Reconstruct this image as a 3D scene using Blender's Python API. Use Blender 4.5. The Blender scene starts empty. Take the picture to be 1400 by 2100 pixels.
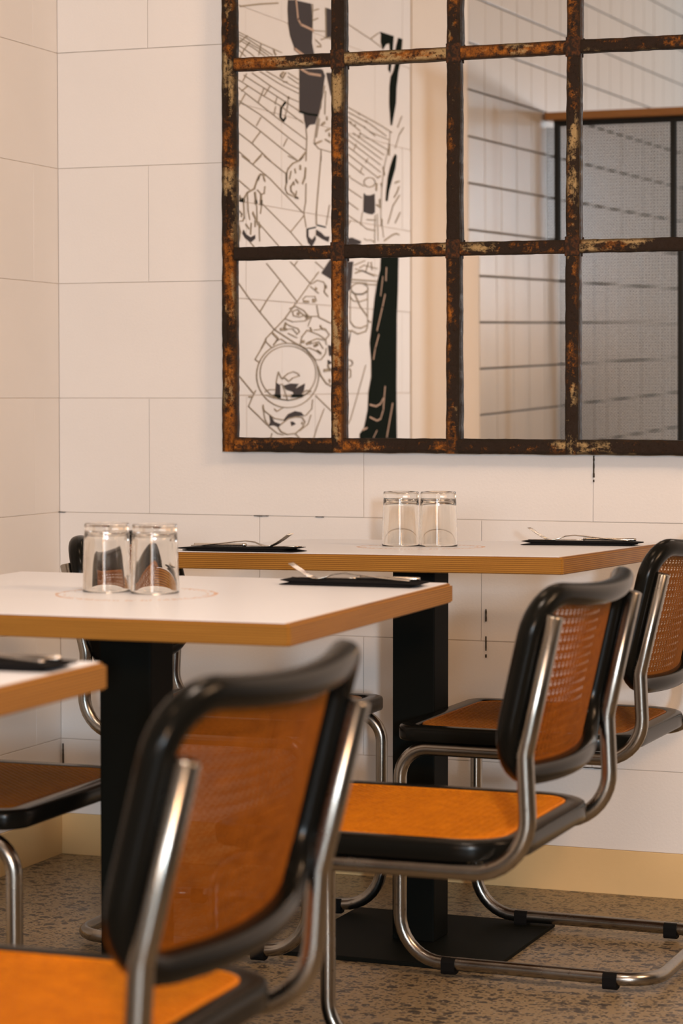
import bpy, bmesh, math, random
from math import sin, cos, pi, radians, sqrt, atan2
from mathutils import Vector, Matrix, geometry

random.seed(7)
C = bpy.context.scene.collection
SC = bpy.context.scene

# ------------------------------------------------------------------ camera, world, lights, exposure
cam_data = bpy.data.cameras.new('camera')
cam_data.sensor_fit = 'VERTICAL'
cam_data.sensor_height = 36.0
cam_data.sensor_width = 24.0
cam_data.lens = 85.0
cam_data.clip_start = 0.05
cam_data.clip_end = 60
cam_data.dof.use_dof = True
cam_data.dof.focus_distance = 4.85
cam_data.dof.aperture_fstop = 5.6
cam = bpy.data.objects.new('camera', cam_data)
C.objects.link(cam)
cam.location = (0, 0, 1.08)
cam.rotation_euler = (radians(90 - 2.737), 0, radians(20.572))
SC.camera = cam

SC.view_settings.view_transform = 'Standard'
SC.view_settings.look = 'None'
SC.view_settings.exposure = 0.0
SC.view_settings.gamma = 1.0
SC.view_settings.use_curve_mapping = False

world = bpy.data.worlds.new('world')
SC.world = world
world.use_nodes = True
world.node_tree.nodes['Background'].inputs[0].default_value = (1.0, 0.80, 0.62, 1)
world.node_tree.nodes['Background'].inputs[1].default_value = 0.05


def area(name, loc, target, sx, sy, power, col, shape='RECTANGLE', spread=180):
    d = bpy.data.lights.new(name, 'AREA')
    d.shape = shape
    d.size = sx
    if shape == 'RECTANGLE':
        d.size_y = sy
    d.energy = power
    d.color = col
    d.spread = radians(spread)
    if name == 'street_door_daylight': d.cycles.is_caustics_light = True
    o = bpy.data.objects.new(name, d)
    C.objects.link(o)
    o.location = loc
    o.rotation_euler = (Vector(target) - Vector(loc)).to_track_quat('-Z', 'Y').to_euler()
    return o


LIGHTS = [
    # name, location, target, size x, size y, power, colour, spread
    # daylight coming low through the street door behind and right of the camera
    ('street_door_daylight', (2.25, -4.90, 1.62), (-1.6, 4.8, 0.95), 0.20, 0.36, 258, (0.72, 0.88, 1.0), 180),
    # shop window behind the camera
    ('shop_window_daylight', (0.2, -4.90, 1.9), (-1.3, 4.0, 0.8), 1.6, 1.2, 92, (0.74, 0.88, 1.0), 180),
    # warm ceiling lamps
    ('ceiling_lamp_aisle', (-0.85, 2.35, 2.92), (-0.85, 2.35, 0), 0.4, 0.4, 20, (1, 0.78, 0.62), 130),
    ('ceiling_lamp_near', (-1.3, 0.9, 2.92), (-1.3, 0.9, 0), 0.4, 0.4, 4, (1, 0.6, 0.35), 130),
    ('ceiling_lamp_right', (0.7, 3.4, 2.92), (0.7, 3.4, 0), 0.4, 0.4, 8, (1, 0.6, 0.35), 160),
    ('ceiling_lamp_far', (-1.7, 3.9, 2.92), (-1.7, 3.9, 0), 0.4, 0.4, 4, (1, 0.66, 0.42), 160),
    # warm pendant behind the camera
    ('pendant_lamp', (0.9, -1.6, 1.9), (-1.6, 4.4, 0.7), 0.3, 0.3, 80, (1, 0.52, 0.22), 180),
    # added low warm fill behind the camera, lifts the wall below the tables
    ('low_warm_fill', (-0.7, -2.6, 1.3), (-1.6, 4.6, 0.6), 1.4, 0.7, 20, (1, 0.55, 0.25), 180),
    # added warm fill from the right, brightens the left wall
    ('warm_side_fill', (1.3, 2.9, 2.85), (-2.6, 4.3, 1.3), 1.0, 0.5, 70, (1, 0.62, 0.36), 180),
]
for nm, lo, tg_, sx_, sy_, pw_, co_, sp_ in LIGHTS:
    area(nm, lo, tg_, sx_, sy_, pw_, co_, spread=sp_)

# ------------------------------------------------------------------ helpers


def tag(o, label=None, cat=None, group=None, kind=None):
    if label: o['label'] = label
    if cat: o['category'] = cat
    if group: o['group'] = group
    if kind: o['kind'] = kind
    return o


def link(name, me, parent=None, loc=None, rot=None):
    o = bpy.data.objects.new(name, me)
    C.objects.link(o)
    if parent is not None:
        o.parent = parent
    if loc is not None:
        o.location = loc
    if rot is not None:
        o.rotation_euler = rot
    return o


def empty(name, loc, rot=(0, 0, 0)):
    o = bpy.data.objects.new(name, None)
    o.empty_display_size = 0.1
    C.objects.link(o)
    o.location = loc
    o.rotation_euler = rot
    return o


def mesh(name, verts, faces, mat=None, smooth=False):
    me = bpy.data.meshes.new(name)
    me.from_pydata([tuple(v) for v in verts], [], faces)
    if mat: me.materials.append(mat)
    if smooth:
        me.shade_smooth()
    me.update()
    return me


def fix(me):
    bm = bmesh.new(); bm.from_mesh(me)
    bmesh.ops.recalc_face_normals(bm, faces=bm.faces)
    bm.to_mesh(me); bm.free()
    return me


class MB:
    """collects boxes and tubes into one mesh"""
    def __init__(s): s.v = []; s.f = []

    def box(s, x0, x1, y0, y1, z0, z1, M=None):
        b = len(s.v)
        P = [(x0, y0, z0), (x1, y0, z0), (x1, y1, z0), (x0, y1, z0), (x0, y0, z1), (x1, y0, z1), (x1, y1, z1), (x0, y1, z1)]
        if M is not None: P = [M @ Vector(p) for p in P]
        s.v += P
        s.f += [tuple(b + i for i in q) for q in ((0, 3, 2, 1), (4, 5, 6, 7), (0, 1, 5, 4), (1, 2, 6, 5), (2, 3, 7, 6), (3, 0, 4, 7))]

    def strip(s, rings, closed=False, caps=True):
        """rings: equal-length lists of points, joined in order"""
        b = len(s.v); n = len(rings[0]); m = len(rings)
        for r in rings: s.v += list(r)
        for i in range(m if closed else m - 1):
            j = (i + 1) % m
            for k in range(n):
                l = (k + 1) % n
                s.f.append((b + i * n + k, b + i * n + l, b + j * n + l, b + j * n + k))
        if caps and not closed:
            s.f.append(tuple(b + k for k in range(n))[::-1])
            s.f.append(tuple(b + (m - 1) * n + k for k in range(n)))

    def mesh(s, name, mat, smooth=False, bevel=0):
        me = mesh(name, s.v, s.f, mat)
        bm = bmesh.new(); bm.from_mesh(me)
        bmesh.ops.recalc_face_normals(bm, faces=bm.faces)
        if bevel:
            bmesh.ops.bevel(bm, geom=[e for e in bm.edges if e.is_manifold and e.calc_face_angle(0) > 0.6], offset=bevel, segments=2, affect='EDGES', profile=0.6)
        bm.to_mesh(me); bm.free()
        if smooth: me.shade_smooth()
        return me


def box_mesh(name, x0, x1, y0, y1, z0, z1, mat, bevel=0):
    m = MB(); m.box(x0, x1, y0, y1, z0, z1)
    return m.mesh(name, mat, bevel=bevel)


def fillet(pts, rads, seg=8):
    """polyline with rounded corners"""
    P = [Vector(p) for p in pts]
    out = [P[0]]
    for i in range(1, len(P) - 1):
        a, b, c = P[i - 1], P[i], P[i + 1]
        r = rads[i] if rads else 0
        u = (a - b).normalized(); w = (c - b).normalized()
        ang = u.angle(w)
        if r <= 0 or ang > pi - 0.02:
            out.append(b); continue
        t = r / math.tan(ang / 2)
        t = min(t, (a - b).length * 0.49, (c - b).length * 0.49)
        r2 = t * math.tan(ang / 2)
        ctr = b + (u + w).normalized() * (r2 / sin(ang / 2))
        s0 = b + u * t - ctr; s1 = b + w * t - ctr
        tot = s0.angle(s1); ax = s0.cross(s1).normalized()
        for k in range(seg + 1):
            out.append(ctr + Matrix.Rotation(tot * k / seg, 3, ax) @ s0)
    out.append(P[-1])
    return out


def sweep(path, prof, up=None, closed=False):
    """rings of a profile [(a,b)] along a path; a along 'side', b along 'up'"""
    n = len(path); rings = []
    T = []
    for i in range(n):
        if closed:
            t = path[(i + 1) % n] - path[i - 1]
        else:
            t = path[min(i + 1, n - 1)] - path[max(i - 1, 0)]
        T.append(t.normalized())
    if up is None:
        ref = Vector((0, 0, 1)) if abs(T[0].z) < 0.9 else Vector((0, 1, 0))
        N = (ref - T[0] * ref.dot(T[0])).normalized()
        for i in range(n):
            N = (N - T[i] * N.dot(T[i])).normalized()
            Bn = T[i].cross(N)
            rings.append([path[i] + Bn * a + N * b for a, b in prof])
    else:
        for i in range(n):
            u = up[i] if isinstance(up, list) else up
            N = (u - T[i] * u.dot(T[i])).normalized()
            Bn = T[i].cross(N)
            rings.append([path[i] + Bn * a + N * b for a, b in prof])
    return rings


def circ(r, n=14): return [(r * cos(2 * pi * k / n), r * sin(2 * pi * k / n)) for k in range(n)]


def rrect_prof(w, h, r, seg=3):
    out = []
    for cx, cy, a0 in ((w / 2 - r, h / 2 - r, 0), (-w / 2 + r, h / 2 - r, 90), (-w / 2 + r, -h / 2 + r, 180), (w / 2 - r, -h / 2 + r, 270)):
        for k in range(seg + 1):
            a = radians(a0 + 90 * k / seg)
            out.append((cx + r * cos(a), cy + r * sin(a)))
    return out


def lathe(name, prof, mat, seg=40, smooth=True):
    v = []; f = []; n = len(prof)
    for i in range(seg):
        a = 2 * pi * i / seg
        for r, z in prof: v.append((r * cos(a), r * sin(a), z))
    for i in range(seg):
        j = (i + 1) % seg
        for k in range(n - 1):
            f.append((i * n + k, j * n + k, j * n + k + 1, i * n + k + 1))
    me = mesh(name, v, f, mat)
    bm = bmesh.new(); bm.from_mesh(me)
    bmesh.ops.remove_doubles(bm, verts=bm.verts, dist=1e-5)
    bmesh.ops.recalc_face_normals(bm, faces=bm.faces)
    bm.to_mesh(me); bm.free()
    if smooth: me.shade_smooth()
    return me


# ------------------------------------------------------------------ materials
class Mat:
    def __init__(s, name):
        s.m = bpy.data.materials.new(name); s.m.use_nodes = True
        s.t = s.m.node_tree; s.n = s.t.nodes; s.b = s.n['Principled BSDF']
        s._tc = None

    def set(s, **k):
        names = dict(col='Base Color', rough='Roughness', metal='Metallic', coat='Coat Weight', coatr='Coat Roughness', spec='Specular IOR Level', ior='IOR', trans='Transmission Weight', sheen='Sheen Weight', aniso='Anisotropic')
        for a, b in k.items():
            if a == 'col' and len(b) == 3: b = (*b, 1)
            s.b.inputs[names[a]].default_value = b
        return s

    def tc(s, out='Object', scale=None):
        if s._tc is None: s._tc = s.n.new('ShaderNodeTexCoord')
        o = s._tc.outputs[out]
        if scale:
            mp = s.n.new('ShaderNodeMapping'); mp.inputs['Scale'].default_value = scale
            s.t.links.new(o, mp.inputs[0]); o = mp.outputs[0]
        return o

    def noise(s, scale, detail=4, vec=None, rough=0.55, dist=0):
        n = s.n.new('ShaderNodeTexNoise')
        n.inputs['Scale'].default_value = scale; n.inputs['Detail'].default_value = detail
        n.inputs['Roughness'].default_value = rough; n.inputs['Distortion'].default_value = dist
        s.t.links.new(vec or s.tc(), n.inputs['Vector'])
        return n.outputs['Fac']

    def voro(s, scale, vec=None, feature='F1', out='Distance', rnd=1.0):
        n = s.n.new('ShaderNodeTexVoronoi'); n.feature = feature
        n.inputs['Scale'].default_value = scale; n.inputs['Randomness'].default_value = rnd
        s.t.links.new(vec or s.tc(), n.inputs['Vector'])
        return n.outputs[out]

    def ramp(s, fac, stops, interp='LINEAR'):
        r = s.n.new('ShaderNodeValToRGB'); cr = r.color_ramp; cr.interpolation = interp
        while len(cr.elements) > 1: cr.elements.remove(cr.elements[-1])
        cr.elements[0].position = stops[0][0]; cr.elements[0].color = (*stops[0][1], 1) if len(stops[0][1]) == 3 else stops[0][1]
        for p, c in stops[1:]:
            e = cr.elements.new(p); e.color = (*c, 1) if len(c) == 3 else c
        s.t.links.new(fac, r.inputs[0])
        return r.outputs[0]

    def mix(s, fac, a, b, mode='MIX'):
        m = s.n.new('ShaderNodeMix'); m.data_type = 'RGBA'; m.blend_type = mode
        for inp, val in ((m.inputs['Factor'], fac), (m.inputs['A'], a), (m.inputs['B'], b)):
            if hasattr(val, 'links') or isinstance(val, bpy.types.NodeSocket): s.t.links.new(val, inp)
            elif isinstance(val, (int, float)): inp.default_value = val
            else: inp.default_value = (*val, 1)
        return m.outputs['Result']

    def math(s, op, a, b=0.0):
        m = s.n.new('ShaderNodeMath'); m.operation = op
        for i, val in enumerate((a, b)):
            if isinstance(val, bpy.types.NodeSocket): s.t.links.new(val, m.inputs[i])
            else: m.inputs[i].default_value = val
        return m.outputs[0]

    def to(s, sock, name): s.t.links.new(sock, s.b.inputs[name]); return s

    def bump(s, h, strength=0.3, dist=0.002):
        b = s.n.new('ShaderNodeBump'); b.inputs['Strength'].default_value = strength; b.inputs['Distance'].default_value = dist
        s.t.links.new(h, b.inputs['Height']); s.t.links.new(b.outputs[0], s.b.inputs['Normal'])
        return s


def sep(mt, vec):
    n = mt.n.new('ShaderNodeSeparateXYZ'); mt.t.links.new(vec, n.inputs[0]); return n.outputs


def build_materials():
    M = {}
    # painted block wall
    m = Mat('painted_block').set(rough=0.55)
    n1 = m.noise(3.0, 3, m.tc()); n2 = m.noise(160, 4, m.tc(), 0.7)
    m.to(m.mix(m.ramp(n1, [(0.35, (0, 0, 0)), (0.65, (1, 1, 1))]), (0.775, 0.765, 0.755), (0.795, 0.785, 0.775)), 'Base Color')
    m.bump(n2, 0.35, 0.0012); M['wall'] = m.m
    m = Mat('joint_paint').set(col=(0.68, 0.62, 0.56), rough=0.8); M['joint'] = m.m
    m = Mat('joint_crack').set(col=(0.05, 0.04, 0.03), rough=0.9); M['crack'] = m.m
    m = Mat('plain_plaster').set(rough=0.6)
    m.to(m.mix(m.noise(2.0, 3), (0.76, 0.68, 0.58), (0.80, 0.73, 0.63)), 'Base Color'); M['plaster'] = m.m
    m = Mat('dim_room_paint').set(col=(0.12, 0.095, 0.07), rough=0.8); M['room'] = m.m
    m = Mat('ceiling_paint').set(col=(0.30, 0.25, 0.20), rough=0.8); M['ceiling'] = m.m
    m = Mat('skirting_paint').set(rough=0.5)
    m.to(m.mix(m.noise(9, 5), (0.70, 0.50, 0.24), (0.78, 0.56, 0.28)), 'Base Color')
    m.bump(m.noise(120, 3), 0.25, 0.001); M['skirt'] = m.m
    # terrazzo
    m = Mat('terrazzo').set(rough=0.32, spec=0.3)
    g = m.noise(14, 4)
    base = m.mix(g, (0.235, 0.18, 0.108), (0.30, 0.235, 0.145))
    for sc, thr, colr, seed in ((30, 0.34, (0.075, 0.065, 0.055), (3, 1, 0)), (48, 0.32, (0.12, 0.10, 0.08), (0, 9, 2)), (80, 0.26, (0.40, 0.34, 0.26), (5, 5, 5)), (75, 0.33, (0.08, 0.072, 0.06), (2, 7, 3)), (120, 0.34, (0.07, 0.062, 0.05), (8, 2, 1))):
        mp = m.n.new('ShaderNodeMapping'); mp.inputs['Location'].default_value = seed
        mp.inputs['Scale'].default_value = (1, 1.25, 1)
        m.t.links.new(m.tc(), mp.inputs[0])
        wob = m.n.new('ShaderNodeTexNoise'); wob.inputs['Scale'].default_value = sc * 1.3
        m.t.links.new(mp.outputs[0], wob.inputs['Vector'])
        add = m.n.new('ShaderNodeVectorMath'); add.operation = 'MULTIPLY_ADD'
        m.t.links.new(wob.outputs['Color'], add.inputs[0]); add.inputs[1].default_value = (0.9 / sc,) * 3
        m.t.links.new(mp.outputs[0], add.inputs[2])
        d = m.voro(sc, add.outputs[0])
        rn = m.voro(sc, add.outputs[0], out='Color')
        keep = m.math('GREATER_THAN', sep(m, rn)[0], 0.45)
        f = m.math('MULTIPLY', m.ramp(d, [(thr - 0.03, (1, 1, 1)), (thr + 0.03, (0, 0, 0))]), keep)
        base = m.mix(f, base, tuple(0.8 * q for q in colr))
    m.to(base, 'Base Color'); m.to(m.ramp(g, [(0.3, (0.28,) * 3), (0.7, (0.42,) * 3)]), 'Roughness')
    m.bump(m.noise(60, 3), 0.06, 0.001)
    M['floor'] = m.m
    # rusty iron
    m = Mat('rusty_iron').set(metal=0.0, spec=0.15)
    oi = m.n.new('ShaderNodeObjectInfo')
    va = m.n.new('ShaderNodeVectorMath'); va.operation = 'MULTIPLY_ADD'
    m.t.links.new(oi.outputs['Random'], va.inputs[0]); va.inputs[1].default_value = (7, 7, 7)
    m.t.links.new(m.tc(), va.inputs[2]); V = va.outputs[0]
    ms = m.n.new('ShaderNodeMapping'); ms.inputs['Scale'].default_value = (1, 1, 0.32); m.t.links.new(V, ms.inputs[0]); VL = ms.outputs[0]
    a = m.noise(13, 3, VL, 0.55); b = m.noise(60, 7, V, 0.75); c = m.noise(21, 5, VL, 0.65); d = m.noise(170, 4, V, 0.7); e = m.noise(5.0, 2, V)
    rust = m.mix(m.ramp(b, [(0.38, (0, 0, 0)), (0.60, (1, 1, 1))]), (0.055, 0.019, 0.006), (0.33, 0.115, 0.016))
    mix1 = m.mix(m.ramp(m.math('ADD', m.math('MULTIPLY', a, 0.62), m.math('MULTIPLY', b, 0.38)), [(0.485, (0, 0, 0)), (0.575, (1, 1, 1))]), (0.022, 0.013, 0.008), rust)
    pale = m.mix(d, (0.26, 0.16, 0.06), (0.44, 0.33, 0.17))
    mix2 = m.mix(m.ramp(m.math('ADD', m.math('MULTIPLY', c, 0.45), m.math('ADD', m.math('MULTIPLY', e, 0.35), m.math('MULTIPLY', b, 0.2))), [(0.535, (0, 0, 0)), (0.575, (1, 1, 1))]), mix1, pale)
    mix2 = m.mix(m.ramp(d, [(0.36, (1, 1, 1)), (0.42, (0, 0, 0))]), mix2, (0.014, 0.009, 0.005))
    ex = m.math('ABSOLUTE', sep(m, m.tc())[0])
    edge = m.ramp(m.math('ADD', ex, m.math('MULTIPLY', m.math('SUBTRACT', b, 0.5), 0.010)), [(0.0085, (0, 0, 0)), (0.0125, (1, 1, 1))])
    mix2 = m.mix(m.math('MULTIPLY', edge, 0.85), mix2, (0.018, 0.012, 0.007))
    m.to(mix2, 'Base Color'); m.to(m.ramp(b, [(0.3, (0.5,) * 3), (0.7, (0.85,) * 3)]), 'Roughness')
    m.bump(m.math('ADD', b, d), 0.8, 0.0015); M['rust'] = m.m
    m = Mat('weld_rust').set(rough=0.7, spec=0.2)
    m.to(m.mix(m.ramp(m.noise(120, 5), [(0.45, (0, 0, 0)), (0.7, (1, 1, 1))]), (0.020, 0.012, 0.007), (0.10, 0.035, 0.010)), 'Base Color'); m.bump(m.noise(150, 4), 0.6, 0.001); M['weld'] = m.m
    # mirror
    m = Mat('mirror_glass').set(col=(0.77, 0.78, 0.79), metal=1.0, rough=0.0); M['mirror'] = m.m
    m = Mat('dark_putty').set(col=(0.02, 0.017, 0.013), rough=0.5); M['putty'] = m.m
    # plywood edges
    m = Mat('plywood').set(rough=0.42, spec=0.2)
    xyz = sep(m, m.tc())
    along = m.math('ADD', xyz[0], xyz[1])
    wav = m.math('MULTIPLY', m.math('SUBTRACT', m.noise(6, 3), 0.5), 0.0012)
    zz = m.math('ADD', xyz[2], wav)
    sw = m.math('FRACT', m.math('MULTIPLY', zz, 1 / 0.0036))
    strm = m.n.new('ShaderNodeMapping'); strm.inputs['Scale'].default_value = (6, 6, 420)
    m.t.links.new(m.tc(), strm.inputs[0])
    st = m.noise(1.0, 5, strm.outputs[0], 0.65)
    lite = m.mix(st, (0.25, 0.115, 0.016), (0.46, 0.225, 0.042))
    dark = m.mix(st, (0.115, 0.043, 0.007), (0.27, 0.115, 0.020))
    col = m.mix(m.ramp(sw, [(0.0, (0, 0, 0)), (0.5, (0, 0, 0)), (0.60, (1, 1, 1)), (0.9, (1, 1, 1)), (1.0, (0, 0, 0))]), lite, dark)
    line = m.ramp(sw, [(0.50, (0, 0, 0)), (0.56, (1, 1, 1)), (0.62, (0, 0, 0))])
    col = m.mix(m.math('MULTIPLY', line, 0.9), col, (0.07, 0.024, 0.008))
    m.to(col, 'Base Color'); m.bump(st, 0.2, 0.0008); M['ply'] = m.m
    m = Mat('white_laminate').set(rough=0.30, spec=0.5)
    m.to(m.mix(m.noise(5, 2), (0.74, 0.80, 0.90), (0.77, 0.83, 0.93)), 'Base Color'); M['laminate'] = m.m
    m = Mat('orange_print').set(col=(0.52, 0.30, 0.18), rough=0.4); M['print'] = m.m
    m = Mat('black_powder_coat').set(col=(0.005, 0.006, 0.005), rough=0.6, spec=0.06)
    m.bump(m.noise(300, 2), 0.15, 0.0005); M['blackmetal'] = m.m
    m = Mat('chrome').set(metal=1.0, rough=0.13)
    m.to(m.mix(m.ramp(m.noise(90, 4), [(0.62, (0, 0, 0)), (0.75, (1, 1, 1))]), (0.32, 0.30, 0.27), (0.18, 0.158, 0.13)), 'Base Color')
    m.to(m.ramp(m.noise(12, 3), [(0.3, (0.20,) * 3), (0.7, (0.30,) * 3)]), 'Roughness'); M['chrome'] = m.m
    m = Mat('black_lacquered_wood').set(col=(0.006, 0.006, 0.005), rough=0.22, coat=0.0, spec=0.12)
    m.bump(m.noise(40, 3, m.tc('Object', (1, 1, 8))), 0.05, 0.0008); M['lacquer'] = m.m
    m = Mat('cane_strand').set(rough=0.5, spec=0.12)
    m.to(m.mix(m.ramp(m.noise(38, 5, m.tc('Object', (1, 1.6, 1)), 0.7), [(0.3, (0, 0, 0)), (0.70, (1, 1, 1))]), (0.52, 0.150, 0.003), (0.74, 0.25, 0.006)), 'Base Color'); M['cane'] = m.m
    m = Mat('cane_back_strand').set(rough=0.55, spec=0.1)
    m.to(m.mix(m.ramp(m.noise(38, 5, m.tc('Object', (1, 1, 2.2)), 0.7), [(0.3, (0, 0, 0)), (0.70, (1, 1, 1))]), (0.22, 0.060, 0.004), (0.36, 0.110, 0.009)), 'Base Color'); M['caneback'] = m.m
    m = Mat('brown_cane_strand').set(rough=0.55, spec=0.1)  # darker, browner cane tone for three of the chairs
    m.to(m.mix(m.noise(70, 4), (0.17, 0.055, 0.006), (0.34, 0.125, 0.018)), 'Base Color'); M['browncane'] = m.m
    m = Mat('black_rubber').set(col=(0.006, 0.006, 0.006), rough=0.7, spec=0.08); M['rubber'] = m.m
    m = Mat('black_napkin').set(col=(0.008, 0.008, 0.009), rough=0.9, spec=0.05); m.bump(m.noise(700, 2), 0.3, 0.0004); M['napkin'] = m.m
    m = Mat('steel_cutlery').set(col=(0.66, 0.62, 0.57), metal=1.0, rough=0.2); M['steel'] = m.m
    m = Mat('mural_black').set(col=(0.014, 0.020, 0.018), rough=0.9, spec=0.0); M['mural_black'] = m.m
    m = Mat('mural_grey').set(col=(0.088, 0.085, 0.095), rough=0.9, spec=0.0); M['mural_grey'] = m.m
    m = Mat('mural_line').set(col=(0.45, 0.41, 0.34), rough=0.9, spec=0.0); M['mural_line'] = m.m
    m = Mat('mural_light').set(col=(0.60, 0.46, 0.38), rough=0.9, spec=0.0); M['mural_light'] = m.m
    m = Mat('white_tile').set(rough=0.3, spec=0.25)
    m.to(m.mix(m.noise(3, 2), (0.62, 0.58, 0.53), (0.66, 0.62, 0.57)), 'Base Color')
    m.bump(m.noise(9, 2), 0.12, 0.003); M['tile'] = m.m
    m = Mat('dark_grout').set(col=(0.085, 0.08, 0.07), rough=0.9); M['grout'] = m.m
    m = Mat('screen_metal').set(col=(0.035, 0.038, 0.04), rough=0.7, spec=0.1); M['screen'] = m.m
    m = Mat('cap_wood').set(rough=0.4)
    m.to(m.mix(m.noise(4, 5, m.tc('Object', (1, 12, 12))), (0.30, 0.13, 0.035), (0.46, 0.22, 0.065)), 'Base Color'); M['capwood'] = m.m
    m = Mat('clear_glass').set(col=(0.985, 0.97, 0.94), rough=0.0, trans=1.0, ior=1.5); M['thick_glass'] = m.m
    return M


M = build_materials()

# ------------------------------------------------------------------ the room
XL, YW = -2.615, 5.084          # left wall plane, back wall plane
XR, YF, ZC = 6.2, -6.0, 3.0
JZ = 1.611; DH = 0.2675         # block courses: joints at JZ - k*DH
SKIRT = 0.097

fl = link('floor', box_mesh('floor', XL - 0.2, XR + 0.2, YF - 0.2, YW + 0.2, -0.1, 0.0, M['floor'])); tag(fl, kind='structure')
ce = link('ceiling', box_mesh('ceiling', XL - 0.2, XR + 0.2, YF - 0.2, YW + 0.2, ZC, ZC + 0.1, M['ceiling'])); tag(ce, kind='structure')
wr = link('wall_right', box_mesh('wall_right', XR, XR + 0.12, YF - 0.2, YW + 0.2, 0, ZC, M['room'])); tag(wr, kind='structure')
wf = link('wall_front', box_mesh('wall_front', XL - 0.2, XR, YF - 0.12, YF, 0, ZC, M['room'])); tag(wf, kind='structure')


def bar_block(name, w, h, d, mat, bevel=0.0012):
    """a block centred on x (width) and z (height), front face at y=0, going back to y=d"""
    return box_mesh(name, -w / 2, w / 2, 0, d, -h / 2, h / 2, mat, bevel)


GAP = 0.0014
# back wall: backing slab, then every block a piece of its own
wb = link('wall_back', box_mesh('wall_back', XL - 0.14, XR + 0.12, YW + 0.0022, YW + 0.14, 0, ZC, M['joint'])); tag(wb, kind='structure')
# the plain stretch outside the picture, painted like the blocks
link('painted_face', box_mesh('painted_face', 0.26, XR, YW - 0.0004, YW + 0.003, SKIRT, ZC, M['wall']), wb)
BW = 0.528
cache = {}
rows = [JZ + DH * k for k in range(5, -7, -1)]       # top joint of every course
zs = [z for z in rows if z < ZC]
edges_z = [ZC] + zs
k = 0
for i in range(len(edges_z)):
    ztop = edges_z[i]
    zbot = edges_z[i + 1] if i + 1 < len(edges_z) else SKIRT
    if zbot < SKIRT: zbot = SKIRT
    if ztop - zbot < 0.01: continue
    # joints: -2.381 + n*BW on even courses (counted so the course 1.076-1.343... fits the photo)
    idx = round((JZ - ztop) / DH)
    off = -2.383 if idx % 2 == 0 else -2.383 + BW / 2 + 0.012
    xs = [XL] + [off + BW * n for n in range(-2, 6) if XL + 0.05 < off + BW * n < 0.2] + [0.26]
    for a, b in zip(xs, xs[1:]):
        w = b - a - 0.001; h = ztop - zbot - GAP
        key = (round(w, 3), round(h, 3))
        if key not in cache: cache[key] = bar_block('block', w, h, 0.003, M['wall'])
        link('block', cache[key], wb, ((a + b) / 2, YW - 0.0008 + random.uniform(-0.0009, 0.0007), (ztop + zbot) / 2))
# open cracks in a few joints
cr = MB()
for (x, z0, z1) in ((-1.3251, 0.905, 0.952), (-1.3251, 0.895, 0.900), (-1.5674, 0.585, 0.612), (-1.5674, 0.52, 0.552), (-1.5674, 0.505, 0.512), (-2.609, 0.205, 0.262)):
    zz = z0
    while zz < z1:
        h = random.uniform(0.004, 0.012); wd = random.uniform(0.0009, 0.0019)
        cr.box(x - wd, x + wd, YW - 0.0042, YW + 0.0005, zz, min(zz + h, z1)); zz += h
for (z, x0, x1) in ((0.8085, -2.62, -2.60), (0.8085, -2.12, -2.085), (0.8085, -1.97, -1.95), (0.5410, -1.32, -1.22), (0.2735, -1.345, -1.30)):
    xx = x0
    while xx < x1:
        w = random.uniform(0.004, 0.014)
        cr.box(xx, min(xx + w, x1), YW - 0.0038, YW + 0.0005, z - random.uniform(0.0005, 0.0013), z + random.uniform(0.0005, 0.0012)); xx += w
tag(link('joint_cracks', cr.mesh('joint_cracks', M['crack']), wb), kind='stuff')

# left wall: blocks beside the tables, a plain pier, then white tiles
PIER0, PIER1 = 2.50, 1.879
TY0 = PIER1
wl = link('wall_left', box_mesh('wall_left', XL - 0.14, XL - 0.0022, YF, YW + 0.002, 0, ZC, M['joint'])); tag(wl, kind='structure')
for i in range(len(edges_z)):
    ztop = edges_z[i]
    zbot = edges_z[i + 1] if i + 1 < len(edges_z) else SKIRT
    if zbot < SKIRT: zbot = SKIRT
    if ztop - zbot < 0.01: continue
    idx = round((JZ - ztop) / DH)
    off = 4.961 if idx % 2 == 0 else 4.961 - BW / 2
    ys = [YW] + [off - BW * n for n in range(0, 6) if PIER0 + 0.05 < off - BW * n < YW - 0.05] + [PIER0]
    for a, b in zip(ys, ys[1:]):
        w = a - b - 0.001; h = ztop - zbot - GAP
        key = ('L', round(w, 3), round(h, 3))
        if key not in cache: cache[key] = box_mesh('block', -0.003, 0, -w / 2, w / 2, -h / 2, h / 2, M['wall'], 0.0012)
        link('block', cache[key], wl, (XL + random.uniform(-0.0004, 0.0004), (a + b) / 2, (ztop + zbot) / 2))
pv = MB(); pv.box(XL - 0.01, XL + 0.004, PIER1, PIER0, 0, ZC)
link('plain_pier', pv.mesh('plain_pier', M['plaster'], bevel=0.003), wl)
gb = link('tile_bed', box_mesh('tile_bed', XL - 0.012, XL - 0.0015, YF, PIER1 - 0.001, 0, ZC, M['grout']), wl)
TP, TW = 0.165, 0.2035
tile_me = box_mesh('tile', -0.006, 0.0, -(TW - 0.0048) / 2, (TW - 0.0048) / 2, -(TP - 0.006) / 2, (TP - 0.006) / 2, M['tile'], 0.0015)
rest = MB(); count = 0
for c in range(0, 28):
    yc = 1.766 + 0.1135 - TW * (c + 0.5) + (0 if c else 0.0)
    for r in range(0, 18):
        zc = 0.9256 - 5 * TP + TP * (r + 0.5)
        if zc > ZC - 0.08: continue
        if c < 16 and zc > 0.7 and zc < 2.75:
            link('tile', tile_me, wl, (XL + 0.004 + random.uniform(-0.0004, 0.0004), yc, zc), (0, 0, random.uniform(-0.0015, 0.0015))); count += 1
        else:
            rest.box(XL - 0.002, XL + 0.004, yc - TW / 2 + 0.0024, yc + TW / 2 - 0.0024, zc - TP / 2 + 0.003, zc + TP / 2 - 0.003)
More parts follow.
